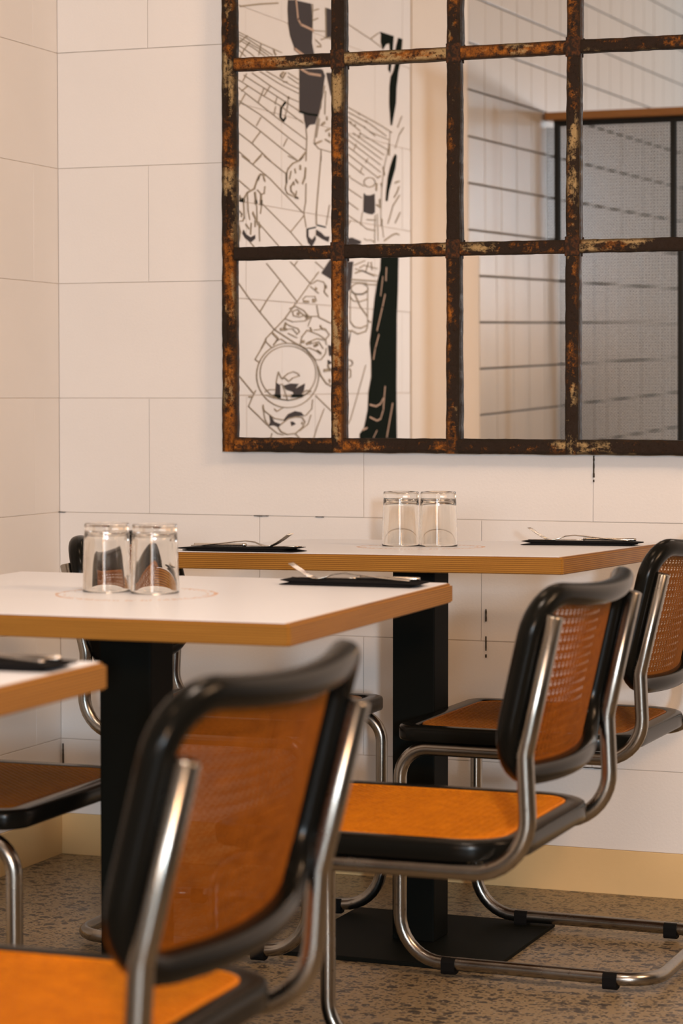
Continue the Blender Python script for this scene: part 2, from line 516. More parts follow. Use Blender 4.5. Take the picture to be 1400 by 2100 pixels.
tag(link('tile_field', rest.mesh('tile_field', M['tile']), wl), kind='stuff')

# skirting band
bb = link('baseboard_back', box_mesh('baseboard_back', XL, XR, YW - 0.0035, YW + 0.003, 0, SKIRT, M['skirt'], 0.001)); tag(bb, kind='structure')
bl = link('baseboard_left', box_mesh('baseboard_left', XL - 0.003, XL + 0.0035, PIER0, YW - 0.0036, 0, SKIRT, M['skirt'], 0.001)); tag(bl, kind='structure')

# mural outlines as (Y, Z) metres on the left wall
MURAL_FILLS = [("G",[(3.5912,2.2125),(3.5944,2.1858),(3.5889,2.1428),(3.5743,2.1118),(3.5386,2.0791),(3.4718,2.0697),(3.3848,2.0806),(3.4033,2.1142),(3.4,2.1461),
(3.4028,2.1906),(3.4087,2.2279),(3.5193,2.2208),(3.5313,2.2212)]),("G",[(3.2917,2.2334),(3.2171,2.236),(3.2177,2.1383),(3.2503,2.1524),(3.2827,2.1435),(3.2888,2.1883)]),
("G",[(3.5002,2.0257),(3.5012,1.9035),(3.3553,1.9061),(3.3265,1.9306),(3.3134,1.9821),(3.2938,2.0299),(3.3129,2.0459),(3.3321,2.0458)]),("G",[(3.4676,1.8991),
(3.3553,1.9068),(3.3776,1.8778),(3.4214,1.8713),(3.4495,1.8551)]),("G",[(3.2809,2.0405),(3.2224,2.0475),(3.2229,1.9691),(3.2424,1.9785),(3.2649,2.015)]),
("G",[(3.9252,1.5343),(3.909,1.5225),(3.8761,1.5159),(3.8427,1.5242),(3.8428,1.5135),(3.8762,1.501),(3.9146,1.5117),(3.9335,1.5233)]),("G",[(3.4487,1.562),
(3.4332,1.5618),(3.4333,1.5426),(3.4053,1.534),(3.3769,1.548),(3.3738,1.5369),(3.4055,1.5136),(3.4366,1.5244),(3.4489,1.5418)]),("G",[(3.3673,1.5668),(3.3292,1.5599),
(3.2972,1.5502),(3.2583,1.5524),(3.2681,1.5357),(3.3165,1.5411),(3.3706,1.5507)]),("G",[(3.2497,1.4828),(3.2268,1.4815),(3.2272,1.4212),(3.3243,1.4392)]),
("G",[(3.6326,1.0026),(3.5968,1.0199),(3.5425,1.0281),(3.4937,1.0242),(3.4722,1.0138),(3.4999,1.013),(3.5487,1.0114),(3.5849,1.0086),(3.6208,1.0002)]),("G",[(3.7376,1.0184),
(3.7204,1.0105),(3.7031,0.9993),(3.6563,0.992),(3.6682,0.9833),(3.709,0.9895),(3.7465,0.988),(3.732,0.9998)]),("G",[(3.576,0.9984),(3.5549,0.997),(3.5367,0.99),
(3.57,0.9849)]),("G",[(3.6875,1.1111),(3.6583,1.1044),(3.6557,1.067),(3.6966,1.0683)]),("G",[(3.6317,1.1022),(3.578,1.1088),(3.5114,1.1076),(3.5419,1.0931),
(3.4621,1.1086),(3.4716,1.0883),(3.4932,1.0749),(3.5481,1.0752),(3.5541,1.0842),(3.6081,1.091)]),("G",[(3.2677,1.2243),(3.2318,1.2224),(3.2319,1.1922),(3.2581,1.1919)]),
("G",[(3.2712,1.1802),(3.2321,1.1713),(3.2713,1.164)]),("B",[(2.8077,2.2248),(2.7971,2.2271),(2.6738,2.2302),(2.6793,2.2044),(2.6878,2.153),(2.7042,2.1082),
(2.7231,2.1167),(2.7092,2.1792),(2.7145,2.2017),(2.7494,2.1936),(2.7788,2.1731),(2.7973,2.1963),(2.7945,2.2195)]),("B",[(2.6272,2.2309),(2.5885,2.2315),
(2.5969,2.197),(2.6084,2.1529),(2.6278,2.1191),(2.6444,2.0668),(2.6501,2.0176),(2.6885,1.9419),(2.6993,1.9409),(2.7126,2.011),(2.7098,2.0648),(2.6988,2.0964),
(2.6716,2.1174),(2.6524,2.1466),(2.6548,2.1888),(2.6438,2.2072)]),("B",[(2.656,1.8529),(2.6423,1.8469),(2.6561,1.8079),(2.6945,1.7599),(2.7162,1.7314),(2.7325,1.6945),
(2.7486,1.6952),(2.7432,1.7241),(2.7269,1.7718),(2.7052,1.8057),(2.6779,1.8367)]),("G",[(2.9527,1.7054),(2.9374,1.6995),(2.8962,1.7016),(2.8545,1.7099),
(2.8521,1.651),(2.8756,1.6433),(2.9119,1.6427),(2.9581,1.6459)]),("G",[(3.1088,1.5541),(3.0642,1.5599),(2.9789,1.5525),(2.9891,1.5433),(3.1138,1.5299)]),
("B",[(2.7917,1.5294),(2.6222,1.5378),(2.6314,1.4006),(2.6404,1.3276),(2.6455,1.0943),(2.6415,0.9188),(2.9902,0.927),(2.9941,0.9495),(2.9531,0.9684),(2.9198,1.0244),
(2.9113,1.0808),(2.8861,1.1289),(2.8859,1.18),(2.8981,1.2364),(2.877,1.299),(2.8515,1.3791),(2.8303,1.4281),(2.8004,1.472)]),("G",[(3.1035,1.4837),(3.0479,1.4863),
(3.056,1.4693),(3.0642,1.4276),(3.0763,1.3995),(3.1041,1.3875),(3.1117,1.4257)]),("G",[(3.073,1.2698),(3.0811,1.2393),(3.1131,1.1975),(3.1129,1.2167)])]
MURAL_STROKES = [("L",1.6,[(3.9454,2.1431),(3.805,2.1696),(3.6678,2.1922)]),("H",3,[(3.5313,2.2212),(3.5167,2.1681),(3.4955,2.1555),(3.3906,2.1519)]),("H",3.4,[(3.5416,2.0787),
(3.4718,2.0686)]),("L",1.0,[(3.3901,2.2104),(3.346,2.2211)]),("L",1.0,[(3.3966,2.1803),(3.3525,2.1931)]),("L",1.0,[(3.3968,2.151),(3.2954,2.1624)]),("L",1.0,[(3.2827,2.1435),
(3.2535,2.1508),(3.2178,2.136)]),("L",2,[(3.3594,2.1086),(3.3277,2.1127)]),("L",1.0,[(3.3276,2.1331),(3.2891,2.1427)]),("L",1.0,[(3.3719,2.1273),(3.3277,2.1172)]),
("L",1.0,[(3.2885,2.2316),(3.2859,2.1454)]),("L",1.0,[(3.3962,2.2274),(3.4,2.1461)]),("L",0.7,[(3.9596,2.0724),(3.8061,2.0621),(3.6399,2.0553)]),("L",0.7,[(3.9597,2.0651),
(3.9001,2.0625),(3.7097,2.04)]),("L",0.7,[(3.9544,2.0574),(3.8063,2.045),(3.7385,2.0343)]),("L",0.7,[(3.9545,2.0501),(3.8564,2.0429),(3.767,2.0297)]),("L",0.7,[(3.96,2.0359),
(3.8786,2.0253),(3.8456,2.0188)]),("L",0.7,[(3.9602,2.0233),(3.9062,2.0113)]),("L",0.7,[(3.8946,2.0706),(3.9546,2.0428)]),("L",0.7,[(3.7949,2.0614),(3.812,2.0272)]),
("L",0.7,[(3.9223,2.026),(3.9496,2.0017)]),("L",0.7,[(3.8783,2.0548),(3.9223,2.026)]),("L",2.2,[(3.701,2.0541),(3.6866,2.0429)]),("H",3,[(3.4941,2.0265),
(3.4327,2.0204),(3.3322,2.0265)]),("K",2.4,[(3.5043,1.902),(3.4336,1.9015),(3.3553,1.9061)]),("L",1.0,[(3.4495,1.8551),(3.4435,1.8332),(3.4502,1.7633)]),
("L",0.9,[(3.294,2.0002),(3.3264,1.9466),(3.3586,1.8865),(3.3843,1.8207),(3.3465,1.8082),(3.2305,1.807)]),("L",3,[(3.3205,1.8812),(3.2948,1.8906)]),("L",2,[(3.2885,1.866),
(3.2496,1.8767)]),("L",4,[(3.2595,1.8596),(3.253,1.8556)]),("L",2,[(3.2919,1.8405),(3.2693,1.8381),(3.2499,1.8352)]),("L",2,[(3.3812,1.8187),(3.3208,1.8333)]),
("L",2.5,[(3.2786,1.9082),(3.2754,1.9016)]),("L",1,[(3.2877,1.985),(3.2946,1.9157)]),("L",1,[(3.3395,1.8975),(3.3653,1.8405)]),("L",1.0,[(3.3274,1.8077),
(3.3276,1.7737)]),("K",2.6,[(3.6092,1.9186),(3.6447,1.8973),(3.6508,1.8705),(3.6274,1.862),(3.6096,1.8747)]),("L",3,[(3.5912,1.9337),(3.5841,1.9333)]),("L",0.8,[(3.5883,1.934),
(3.5975,1.9023),(3.6155,1.8741)]),("L",1.8,[(3.6261,2.0019),(3.6497,1.9883),(3.6322,1.9838),(3.6084,2.0019)]),("L",1.4,[(3.6264,1.9735),(3.5968,1.9769)]),
("L",0.75,[(3.8044,1.983),(3.6499,1.9643),(3.5069,1.9539)]),("L",0.75,[(3.7535,1.989),(3.6146,1.9749),(3.5068,1.9673)]),("L",0.75,[(3.5906,2.004),(3.5066,1.9939)]),
("L",0.75,[(3.5907,1.993),(3.5067,1.9817)]),("L",0.75,[(3.8602,1.9721),(3.7254,1.9514),(3.5912,1.9337),(3.5071,1.9295)]),("L",0.75,[(3.9206,1.9587),(3.771,1.9398),
(3.6736,1.9269),(3.5012,1.9035)]),("L",0.75,[(3.9586,1.9417),(3.7769,1.9177),(3.6505,1.9033),(3.4709,1.8709)]),("L",0.75,[(3.9588,1.9208),(3.811,1.8927),
(3.6742,1.866),(3.4497,1.8259)]),("L",0.75,[(3.9592,1.8853),(3.8056,1.8634),(3.5922,1.8193),(3.453,1.7942)]),("L",0.75,[(3.965,1.8492),(3.8005,1.8169),(3.6399,1.7821),
(3.5207,1.7594)]),("L",0.75,[(3.9656,1.799),(3.8623,1.7771),(3.7842,1.7563),(3.7274,1.7399)]),("L",0.75,[(3.9661,1.7488),(3.8793,1.727)]),("L",0.75,[(3.8987,1.9655),
(3.9262,1.9413)]),("L",0.75,[(3.8881,1.933),(3.9374,1.9128)]),("L",0.75,[(3.9103,1.9074),(3.9594,1.8685)]),("L",0.75,[(3.771,1.9398),(3.8165,1.8942)]),("L",0.75,[(3.7945,1.856),
(3.8284,1.8291)]),("L",0.75,[(3.8005,1.8148),(3.8623,1.7771)]),("L",0.75,[(3.5982,1.8143),(3.628,1.7897)]),("L",0.75,[(3.7842,1.7563),(3.835,1.7308)]),("L",0.75,[(3.6855,1.8974),
(3.6973,1.8745)]),("L",0.75,[(3.7254,1.9514),(3.7713,1.9184)]),("L",0.75,[(3.6736,1.9269),(3.6912,1.9033)]),("L",2,[(3.4531,1.7875),(3.5024,1.7609)]),("L",0.8,[(3.9339,1.7358),
(3.8573,1.719),(3.7336,1.6904),(3.6175,1.6534),(3.4699,1.6079)]),("L",0.8,[(3.773,1.7497),(3.611,1.7132)]),("L",0.8,[(3.967,1.6702),(3.8802,1.6472)]),("L",0.8,[(3.7856,1.6134),
(3.5767,1.5479),(3.4738,1.509)]),("L",0.8,[(3.8088,1.5561),(3.6542,1.4975)]),("L",0.8,[(3.8817,1.5028),(3.8375,1.486)]),("L",0.8,[(3.5927,1.7653),(3.5207,1.7582)]),
("L",0.8,[(3.7956,1.7477),(3.8573,1.719)]),("L",0.8,[(3.47,1.6012),(3.5737,1.5481)]),("L",1.4,[(3.4717,1.7735),(3.5024,1.7597),(3.557,1.7462),(3.5931,1.7278),
(3.6081,1.709),(3.6053,1.6872),(3.6144,1.669),(3.5996,1.6568),(3.5337,1.6505),(3.5155,1.6495)]),("L",2.6,[(3.4964,1.7446),(3.4965,1.7357)]),("L",1.4,[(3.5692,1.7231),
(3.5814,1.7001)]),("L",1.6,[(3.539,1.7322),(3.5331,1.7216)]),("L",2.2,[(3.4535,1.7414),(3.4598,1.714),(3.4785,1.6947)]),("L",2.4,[(3.5333,1.7016),(3.5151,1.6941)]),
("L",1.6,[(3.5515,1.6913),(3.5726,1.6787),(3.5697,1.6656),(3.5397,1.6567)]),("L",3,[(3.5514,1.6924),(3.5455,1.6874)]),("L",1.2,[(3.5275,1.6687),(3.5337,1.6527)]),
("L",2.6,[(3.5397,1.6501),(3.5155,1.6495)]),("L",2.4,[(3.6051,1.7136),(3.6053,1.6894)]),("L",2,[(3.8017,1.6958),(3.7621,1.6968)]),("L",1.6,[(3.8017,1.6958),
(3.8244,1.6791),(3.8469,1.6518),(3.8968,1.6376),(3.9188,1.6212)]),("L",1.8,[(3.7792,1.6912),(3.768,1.6792)]),("L",2.4,[(3.8131,1.6885),(3.8187,1.6795)]),
("L",1,[(3.7681,1.6641),(3.774,1.6443),(3.7967,1.6405),(3.8246,1.6513)]),("L",2.6,[(3.8415,1.6416),(3.8334,1.6144)]),("L",4,[(3.8362,1.6185),(3.8334,1.6123)]),
("L",2.2,[(3.7967,1.6384),(3.797,1.6105)]),("L",3.6,[(3.7969,1.6212),(3.7969,1.6147)]),("L",1,[(3.7942,1.6106),(3.8029,1.5865)]),("L",3,[(3.8588,1.585),
(3.8311,1.5633)]),("L",1.6,[(3.8423,1.5626),(3.8425,1.5476)]),("L",1,[(3.9243,1.6187),(3.9195,1.5642)]),("L",1,[(3.8968,1.6376),(3.8918,1.5871),(3.8811,1.5645)]),
("L",1,[(3.9575,1.5555),(3.9304,1.5572),(3.9194,1.5684)]),("L",1.6,[(3.9087,1.5501),(3.8869,1.5386)]),("L",1.8,[(3.9498,1.5266),(3.9581,1.503)]),("L",1.4,[(3.963,1.5531),
(3.9498,1.5266)]),("L",1,[(3.8143,1.5622),(3.8093,1.5089)]),("L",0.9,[(3.8307,1.606),(3.8257,1.5529)]),("L",2,[(3.9514,1.6252),(3.9433,1.6174)]),("L",1.6,[(3.9518,1.5832),
(3.9357,1.5758),(3.9412,1.5691)]),("L",1.4,[(3.8701,1.5545),(3.876,1.5244)]),("L",2,[(3.8088,1.5539),(3.8032,1.5478)]),("K",5,[(3.9488,1.6149),(3.9189,1.6149)]),
("L",0.9,[(3.4507,1.6968),(3.4542,1.6426),(3.4699,1.6101),(3.4517,1.5686)]),("L",1.1,[(3.3275,1.7882),(3.3538,1.6768),(3.3669,1.6191),(3.3672,1.5827)]),
("L",0.8,[(3.2577,1.6469),(3.284,1.5854)]),("K",1.6,[(3.4456,1.5633),(3.3735,1.5732)]),("K",1.6,[(3.364,1.5806),(3.2905,1.5781)]),("L",0.95,[(3.9623,1.3864),
(3.8864,1.3468),(3.8087,1.3106),(3.7006,1.2632)]),("L",0.95,[(3.7563,1.4483),(3.6525,1.4047),(3.5276,1.3493)]),("L",0.95,[(3.5449,1.4512),(3.4194,1.4059)]),
("L",0.95,[(3.3717,1.4702),(3.3081,1.4525)]),("L",0.95,[(3.6525,1.4047),(3.7516,1.3468),(3.8059,1.3106)]),("L",0.95,[(3.5206,1.4657),(3.5449,1.4512)]),("L",0.95,[(3.5749,1.4609),
(3.5449,1.4512)]),("L",0.95,[(3.3466,1.4417),(3.4162,1.406),(3.5276,1.3448),(3.6181,1.2958),(3.6977,1.2633),(3.7641,1.2359),(3.7642,1.2273),(3.7184,1.2105)]),
("L",0.95,[(3.7985,1.2073),(3.7642,1.2338)]),("L",1,[(3.41,1.4028),(3.3595,1.4161),(3.3084,1.4135),(3.2827,1.4006)]),("L",3,[(3.3755,1.3916),(3.3628,1.3904)]),
("L",1,[(3.4163,1.3958),(3.3471,1.3777)]),("L",1.4,[(3.2892,1.4004),(3.3022,1.3838),(3.2699,1.3711)]),("L",4,[(3.2956,1.4002),(3.2827,1.3983)]),("L",1,[(3.4787,1.3553),
(3.4539,1.3651),(3.3788,1.3676),(3.3663,1.3543)]),("L",5,[(3.3978,1.3544),(3.3789,1.355)]),("L",3,[(3.4725,1.3499),(3.4292,1.3501)]),("L",1.2,[(3.3632,1.3407),
(3.3476,1.3091),(3.4232,1.3072)]),("L",1,[(3.5821,1.3255),(3.5338,1.3335),(3.4728,1.324),(3.4233,1.305)]),("L",1,[(3.5642,1.3171),(3.5217,1.3249),(3.4729,1.3105),
(3.4419,1.3068),(3.4482,1.2998)]),("L",3.6,[(3.5188,1.3127),(3.5066,1.3119)]),("L",4,[(3.4543,1.3076),(3.4388,1.3046)]),("L",1,[(3.5581,1.3172),(3.5522,1.3062),
(3.5036,1.303),(3.4667,1.3084)]),("L",1,[(3.6181,1.2958),(3.5584,1.2883),(3.4607,1.2928),(3.4108,1.3053)]),("L",3.5,[(3.6538,1.2641),(3.6065,1.2651)]),("L",3,[(3.6123,1.2826),
(3.6243,1.2669)]),("L",1,[(3.6123,1.2826),(3.5825,1.2766),(3.5161,1.2691),(3.504,1.2604),(3.5284,1.251)]),("L",1,[(3.6065,1.2651),(3.5586,1.2682),(3.5284,1.2554)]),
("L",1,[(3.4982,1.2223),(3.4857,1.245),(3.4423,1.2661),(3.348,1.2542),(3.2903,1.2414)]),("L",2.4,[(3.4173,1.2734),(3.4048,1.2645)]),("L",2.4,[(3.335,1.2819),
(3.3222,1.273),(3.2901,1.2713)]),("L",1.2,[(3.3859,1.2672),(3.3351,1.2705)]),("L",1.2,[(3.3476,1.3068),(3.2444,1.2908)]),("L",1,[(3.2901,1.2713),(3.2577,1.2558),
(3.2903,1.2414)]),("L",2.6,[(3.7123,1.2521),(3.6717,1.2374)]),("L",1.6,[(3.6717,1.2374),(3.6951,1.2239),(3.7068,1.2194)]),("L",1,[(3.6893,1.2306),(3.6482,1.2367),
(3.6069,1.2263)]),("L",1.3,[(3.7006,1.2632),(3.5468,1.2283),(3.4613,1.2138)]),("L",4,[(3.4858,1.2315),(3.4673,1.2318)]),("L",3,[(3.4488,1.2253),(3.4113,1.2303)]),
("L",1.2,[(3.4363,1.23),(3.3608,1.2425),(3.2903,1.2391),(3.2839,1.2253)]),("L",2.6,[(3.3799,1.2194),(3.3545,1.2243)]),("L",0.8,[(3.436,1.2775),(3.4045,1.3077)]),
("L",0.9,[(3.5947,1.2542),(3.5224,1.2421)]),("L",1,[(3.4239,1.2256),(3.3481,1.2336),(3.3098,1.2134)]),("L",1.0,[(3.3488,1.1326),(3.3521,1.1175),(3.3617,1.1029),
(3.3772,1.089),(3.3983,1.0762),(3.4243,1.065),(3.4545,1.0555),(3.488,1.048),(3.524,1.0426),(3.5615,1.0396),(3.5996,1.0388),(3.6372,1.0403),(3.6736,1.0441),
(3.7078,1.0499),(3.739,1.0577),(3.7666,1.0673),(3.79,1.0783),(3.8087,1.0905),(3.8222,1.1037),(3.8304,1.1175),(3.8331,1.1316),(3.8301,1.1457),(3.8216,1.1596),
(3.8078,1.1728),(3.7889,1.1851),(3.7653,1.1962),(3.7375,1.2058),(3.7062,1.2137),(3.6719,1.2197),(3.6356,1.2236),(3.5979,1.2252),(3.5599,1.2246),(3.5225,1.2217),
(3.4866,1.2166),(3.4532,1.2092),(3.4232,1.1999),(3.3974,1.1887),(3.3766,1.1761),(3.3612,1.1623),(3.3519,1.1477),(3.3488,1.1326)]),("L",0.8,[(3.371,1.1394),
(3.374,1.1267),(3.3825,1.1143),(3.3965,1.1026),(3.4153,1.0918),(3.4387,1.0823),(3.4658,1.0742),(3.4959,1.0679),(3.5283,1.0633),(3.5621,1.0606),(3.5964,1.0599),
(3.6304,1.0611),(3.6632,1.0642),(3.6941,1.0691),(3.7224,1.0757),(3.7474,1.0837),(3.7686,1.093),(3.7855,1.1033),(3.7978,1.1144),(3.8053,1.1261),(3.8077,1.1381),
(3.805,1.1501),(3.7973,1.1618),(3.7848,1.1731),(3.7677,1.1835),(3.7463,1.1929),(3.7212,1.201),(3.6928,1.2077),(3.6618,1.2128),(3.629,1.2161),(3.595,1.2175),
(3.5607,1.217),(3.527,1.2146),(3.4948,1.2102),(3.4647,1.204),(3.4378,1.1961),(3.4146,1.1867),(3.3959,1.1761),(3.3822,1.1644),(3.3738,1.1521),(3.371,1.1394)]),
("L",1,[(3.7859,1.0483),(3.7804,1.0331),(3.7376,1.0195),(3.703,1.0092),(3.6326,1.0037)]),("L",0.9,[(3.4001,1.0607),(3.4066,1.0334),(3.4505,1.0157),(3.4753,1.0127)]),
("L",0.9,[(3.7888,1.044),(3.7721,1.0069),(3.7437,0.9869),(3.6801,0.9659),(3.633,0.9606)]),("L",0.9,[(3.5064,0.9692),(3.4382,0.9883),(3.413,1.0152)]),("L",1,[(3.7027,1.0366),
(3.6824,1.0287),(3.6382,1.0381)]),("L",1.4,[(3.6564,0.9897),(3.5969,1.0065),(3.5365,1.0113),(3.4876,1.0094),(3.463,0.9955),(3.4817,0.98),(3.5369,0.963),
(3.6033,0.9611),(3.6507,0.9698),(3.6741,0.9834)]),("L",2,[(3.4877,0.9937),(3.4847,0.9902)]),("L",1,[(3.7713,1.0851),(3.7427,1.0915),(3.6964,1.0913)]),("L",1.2,[(3.7657,1.0764),
(3.7024,1.0673),(3.5964,1.0599),(3.4933,1.0681),(3.4124,1.0858),(3.4499,1.0882),(3.4871,1.0794)]),("L",1,[(3.6434,1.1221),(3.5957,1.1376),(3.5536,1.1433),
(3.5172,1.1379),(3.505,1.1312),(3.5598,1.1244),(3.5899,1.1143),(3.6197,1.1243),(3.6434,1.1221)]),("L",1,[(3.6875,1.1111),(3.6785,1.1286),(3.6696,1.1418),
(3.6492,1.1243)]),("L",1,[(3.6553,1.1066),(3.6376,1.1066),(3.6024,1.0622)]),("L",1.4,[(3.632,1.0723),(3.5723,1.072)]),("L",2,[(3.8893,1.0717),(3.8672,1.0716)]),
("L",1,[(3.9597,1.1303),(3.8559,1.0811)]),("L",0.9,[(3.8391,1.0897),(3.8672,1.0684),(3.8924,1.045),(3.8286,1.0207),(3.7551,0.9914)]),("L",1,[(3.3747,1.072),
(3.2429,1.0246)]),("L",0.9,[(3.3046,1.0323),(3.3627,0.9779),(3.3947,0.9419)]),("L",0.9,[(3.8102,1.1672),(3.8438,1.1766),(3.77,1.2238)]),("L",0.8,[(3.7325,0.9495),
(3.7208,0.9668)]),("L",0.8,[(3.537,0.9608),(3.5004,0.9465)]),("L",1,[(3.4737,1.2113),(3.424,1.2142),(3.361,1.2047),(3.3292,1.2004)]),("L",1,[(3.4551,1.2104),
(3.4116,1.1927),(3.3739,1.1794),(3.3293,1.1798),(3.2906,1.1986),(3.284,1.2148)]),("L",3,[(3.361,1.207),(3.3292,1.1981)]),("L",4,[(3.3038,1.1477),(3.2453,1.1503)]),
("L",3,[(3.2713,1.164),(3.2584,1.1502)]),("L",1.6,[(3.355,1.1589),(3.3297,1.1315),(3.2847,1.1085),(3.2326,1.0991)]),("L",3,[(3.2586,1.12),(3.2521,1.1131)]),
("L",2.4,[(3.3862,1.2203),(3.3609,1.2275)]),("K",4,[(3.7053,1.0728),(3.6556,1.0714)]),("K",3.4,[(3.5723,1.072),(3.481,1.0721)]),("L",0.8,[(3.0928,2.2105),
(2.881,2.1906),(2.792,2.1793)]),("L",0.8,[(2.8913,2.1927),(2.8183,2.2208)]),("L",1,[(2.5894,1.9806),(2.6338,1.9401)]),("L",1,[(2.5728,1.946),(2.6118,1.9206)]),
("L",1,[(3.0917,1.9569),(2.7958,1.9314),(2.6885,1.9187)]),("L",1,[(3.0967,1.9428),(2.9003,1.9264),(2.7426,1.9028)]),("L",1,[(3.0968,1.9274),(2.9517,1.9109),
(2.8485,1.8929)]),("L",1,[(3.092,1.9143),(2.9873,1.8954)]),("L",2,[(3.0772,1.9141),(3.0673,1.9137)]),("L",2,[(3.0375,1.9094),(3.0275,1.909)]),("L",2,[(2.9517,1.9109),
(2.9415,1.9105)]),("L",2,[(3.0022,1.9474),(2.9921,1.947)]),("L",2,[(2.9363,1.9315),(2.926,1.9312)]),("L",0.75,[(2.9005,1.9015),(2.7157,1.8924)]),("L",0.75,[(2.9924,1.8893),
(2.7212,1.858)]),("L",0.75,[(3.0525,1.8835),(2.7642,1.84)]),("L",0.75,[(3.102,1.8754),(2.7856,1.8239)]),("L",0.75,[(3.1021,1.8584),(2.7962,1.8053)]),("L",0.75,[(3.1022,1.8379),
(2.7963,1.7823)]),("L",0.75,[(3.0974,1.8145),(2.8281,1.7638)]),("L",0.75,[(3.1025,1.7901),(2.9524,1.7611)]),("L",0.75,[(3.0732,1.743),(2.9526,1.7263)]),
("L",0.75,[(3.1029,1.7099),(2.9731,1.6883)]),("L",0.75,[(3.1032,1.6689),(3.0037,1.6498)]),("L",0.75,[(3.1034,1.6279),(2.9786,1.6063),(2.9327,1.5951)]),("L",0.75,[(2.9823,1.8902),
(3.0026,1.871)]),("L",0.75,[(3.0228,1.852),(3.0429,1.8312)]),("L",0.75,[(2.9163,1.8163),(2.9369,1.8006)]),("L",0.75,[(2.9676,1.7842),(2.988,1.7652)]),("L",0.75,[(3.0739,1.6109),
(3.1036,1.592)]),("L",0.75,[(2.7048,1.9202),(2.7158,1.8745),(2.7643,1.7991),(2.7859,1.7352),(2.7968,1.6457),(2.7705,1.5761)]),("L",0.75,[(2.6118,1.9237),
(2.6559,1.8709)]),("L",0.75,[(2.8495,1.6423),(2.8551,1.5538)]),("L",0.75,[(2.9683,1.6435),(2.9837,1.6026)]),("L",0.75,[(2.8285,1.6472),(2.8236,1.5626)]),
("L",0.75,[(2.9534,1.5626),(2.9277,1.5587),(2.8916,1.5624),(2.8604,1.5571)]),("L",2,[(2.6563,1.7593),(2.6177,1.7676)]),("L",1.6,[(2.6177,1.7495),(2.6399,1.728),
(2.6673,1.7116)]),("L",1.2,[(2.6123,1.7228),(2.6784,1.6839),(2.7111,1.6422),(2.7274,1.6233)]),("L",1.4,[(2.6069,1.6669),(2.6566,1.6294)]),("L",2,[(2.7652,1.5657),
(2.6895,1.5878),(2.6512,1.5954),(2.6181,1.5936)]),("L",1.4,[(2.9275,1.6234),(2.8444,1.6268)]),("L",1.4,[(2.9327,1.5951),(2.8497,1.5929)]),("L",2.6,[(2.8334,1.7423),
(2.8387,1.7225)]),("L",2.4,[(2.7911,1.7472),(2.7859,1.7388)]),("L",1.6,[(2.8281,1.7621),(2.7964,1.7699)]),("L",2,[(2.8072,1.6947),(2.802,1.6702)]),("L",2,[(2.8389,1.6766),
(2.8073,1.6716)]),("L",2.4,[(2.7863,1.6322),(2.789,1.6142)]),("L",2,[(2.7103,1.8786),(2.7159,1.8442)]),("L",2,[(2.775,1.8),(2.7591,1.7764)]),("L",2,[(3.1074,1.788),
(3.0927,1.7884)]),("L",2,[(3.1077,1.7437),(3.0781,1.7477)]),("L",1,[(2.8491,1.7463),(2.8513,1.742),(2.8575,1.7376),(2.8672,1.7337),(2.8797,1.7305),(2.8939,1.7282),
(2.9086,1.7271),(2.9226,1.7272),(2.9349,1.7286),(2.9444,1.7311),(2.9505,1.7344),(2.9525,1.7385),(2.9504,1.7428),(2.9444,1.7471),(2.9348,1.751),(2.9225,1.7542),
(2.9084,1.7565),(2.8937,1.7577),(2.8796,1.7576),(2.8671,1.7563),(2.8574,1.7538),(2.8512,1.7504),(2.8491,1.7463)]),("H",2,[(2.7447,1.4801),(2.7492,1.4398)]),
("H",1.6,[(2.7792,1.45),(2.8007,1.3893)]),("H",2.2,[(2.758,1.3935),(2.7838,1.3526),(2.8351,1.2772)]),("H",2.2,[(2.8182,1.2633),(2.8522,1.22),(2.8691,1.1858)]),
("H",2.2,[(2.759,1.0975),(2.7764,1.0227),(2.8022,0.9944),(2.8362,0.9891),(2.9033,1.0015)]),("H",2.2,[(2.9031,1.0412),(2.8445,1.0349),(2.802,1.0431),(2.7677,1.0658)]),
("H",2.4,[(2.6853,1.0421),(2.7423,0.9357)]),("H",2.4,[(2.9696,0.9617),(2.9284,0.9679)]),("H",1.4,[(2.8363,0.9577),(2.8702,0.9356)]),("L",1.8,[(3.0681,1.4302),
(2.8302,1.4338)]),("L",1.6,[(2.951,1.4193),(2.8345,1.4222)]),("L",1.2,[(3.0804,1.3773),(3.0485,1.3645),(2.9921,1.3634),(2.9183,1.3741)]),("L",1.6,[(3.0768,1.3001),
(3.0409,1.2843),(2.9843,1.2813),(2.9186,1.2925)]),("L",1.6,[(3.065,1.2727),(3.0088,1.2627),(2.9352,1.2724),(2.9228,1.2839)]),("L",0.8,[(3.0763,1.3912),(3.0768,1.3001)]),
("L",0.8,[(2.9181,1.4051),(2.9187,1.284)]),("L",1.8,[(3.0324,1.3844),(2.9881,1.3496),(2.9226,1.3205)]),("L",1.8,[(2.9186,1.3066),(2.8895,1.3016)]),("L",1.8,[(3.1126,1.2732),
(3.069,1.2699)]),("L",2,[(3.0683,1.3943),(3.0324,1.3858),(2.9675,1.388),(2.9223,1.3993)]),("L",1.2,[(3.1054,1.1562),(3.0737,1.1508),(3.0738,1.1287),(3.1056,1.1231)]),
("L",0.8,[(2.9357,1.1655),(2.9934,1.0952),(3.0745,0.9983),(3.1144,0.9713)]),("L",1,[(3.0319,1.4648),(2.8259,1.451)]),("L",1,[(3.0399,1.4756),(2.9424,1.4939)]),
("L",1,[(2.9915,1.4694),(2.9507,1.4795),(2.8259,1.4737)]),("L",1.2,[(2.9344,1.4606),(2.9095,1.4898)]),("L",1.4,[(2.8845,1.491),(2.8763,1.4687)]),("L",1.6,[(3.032,1.451),
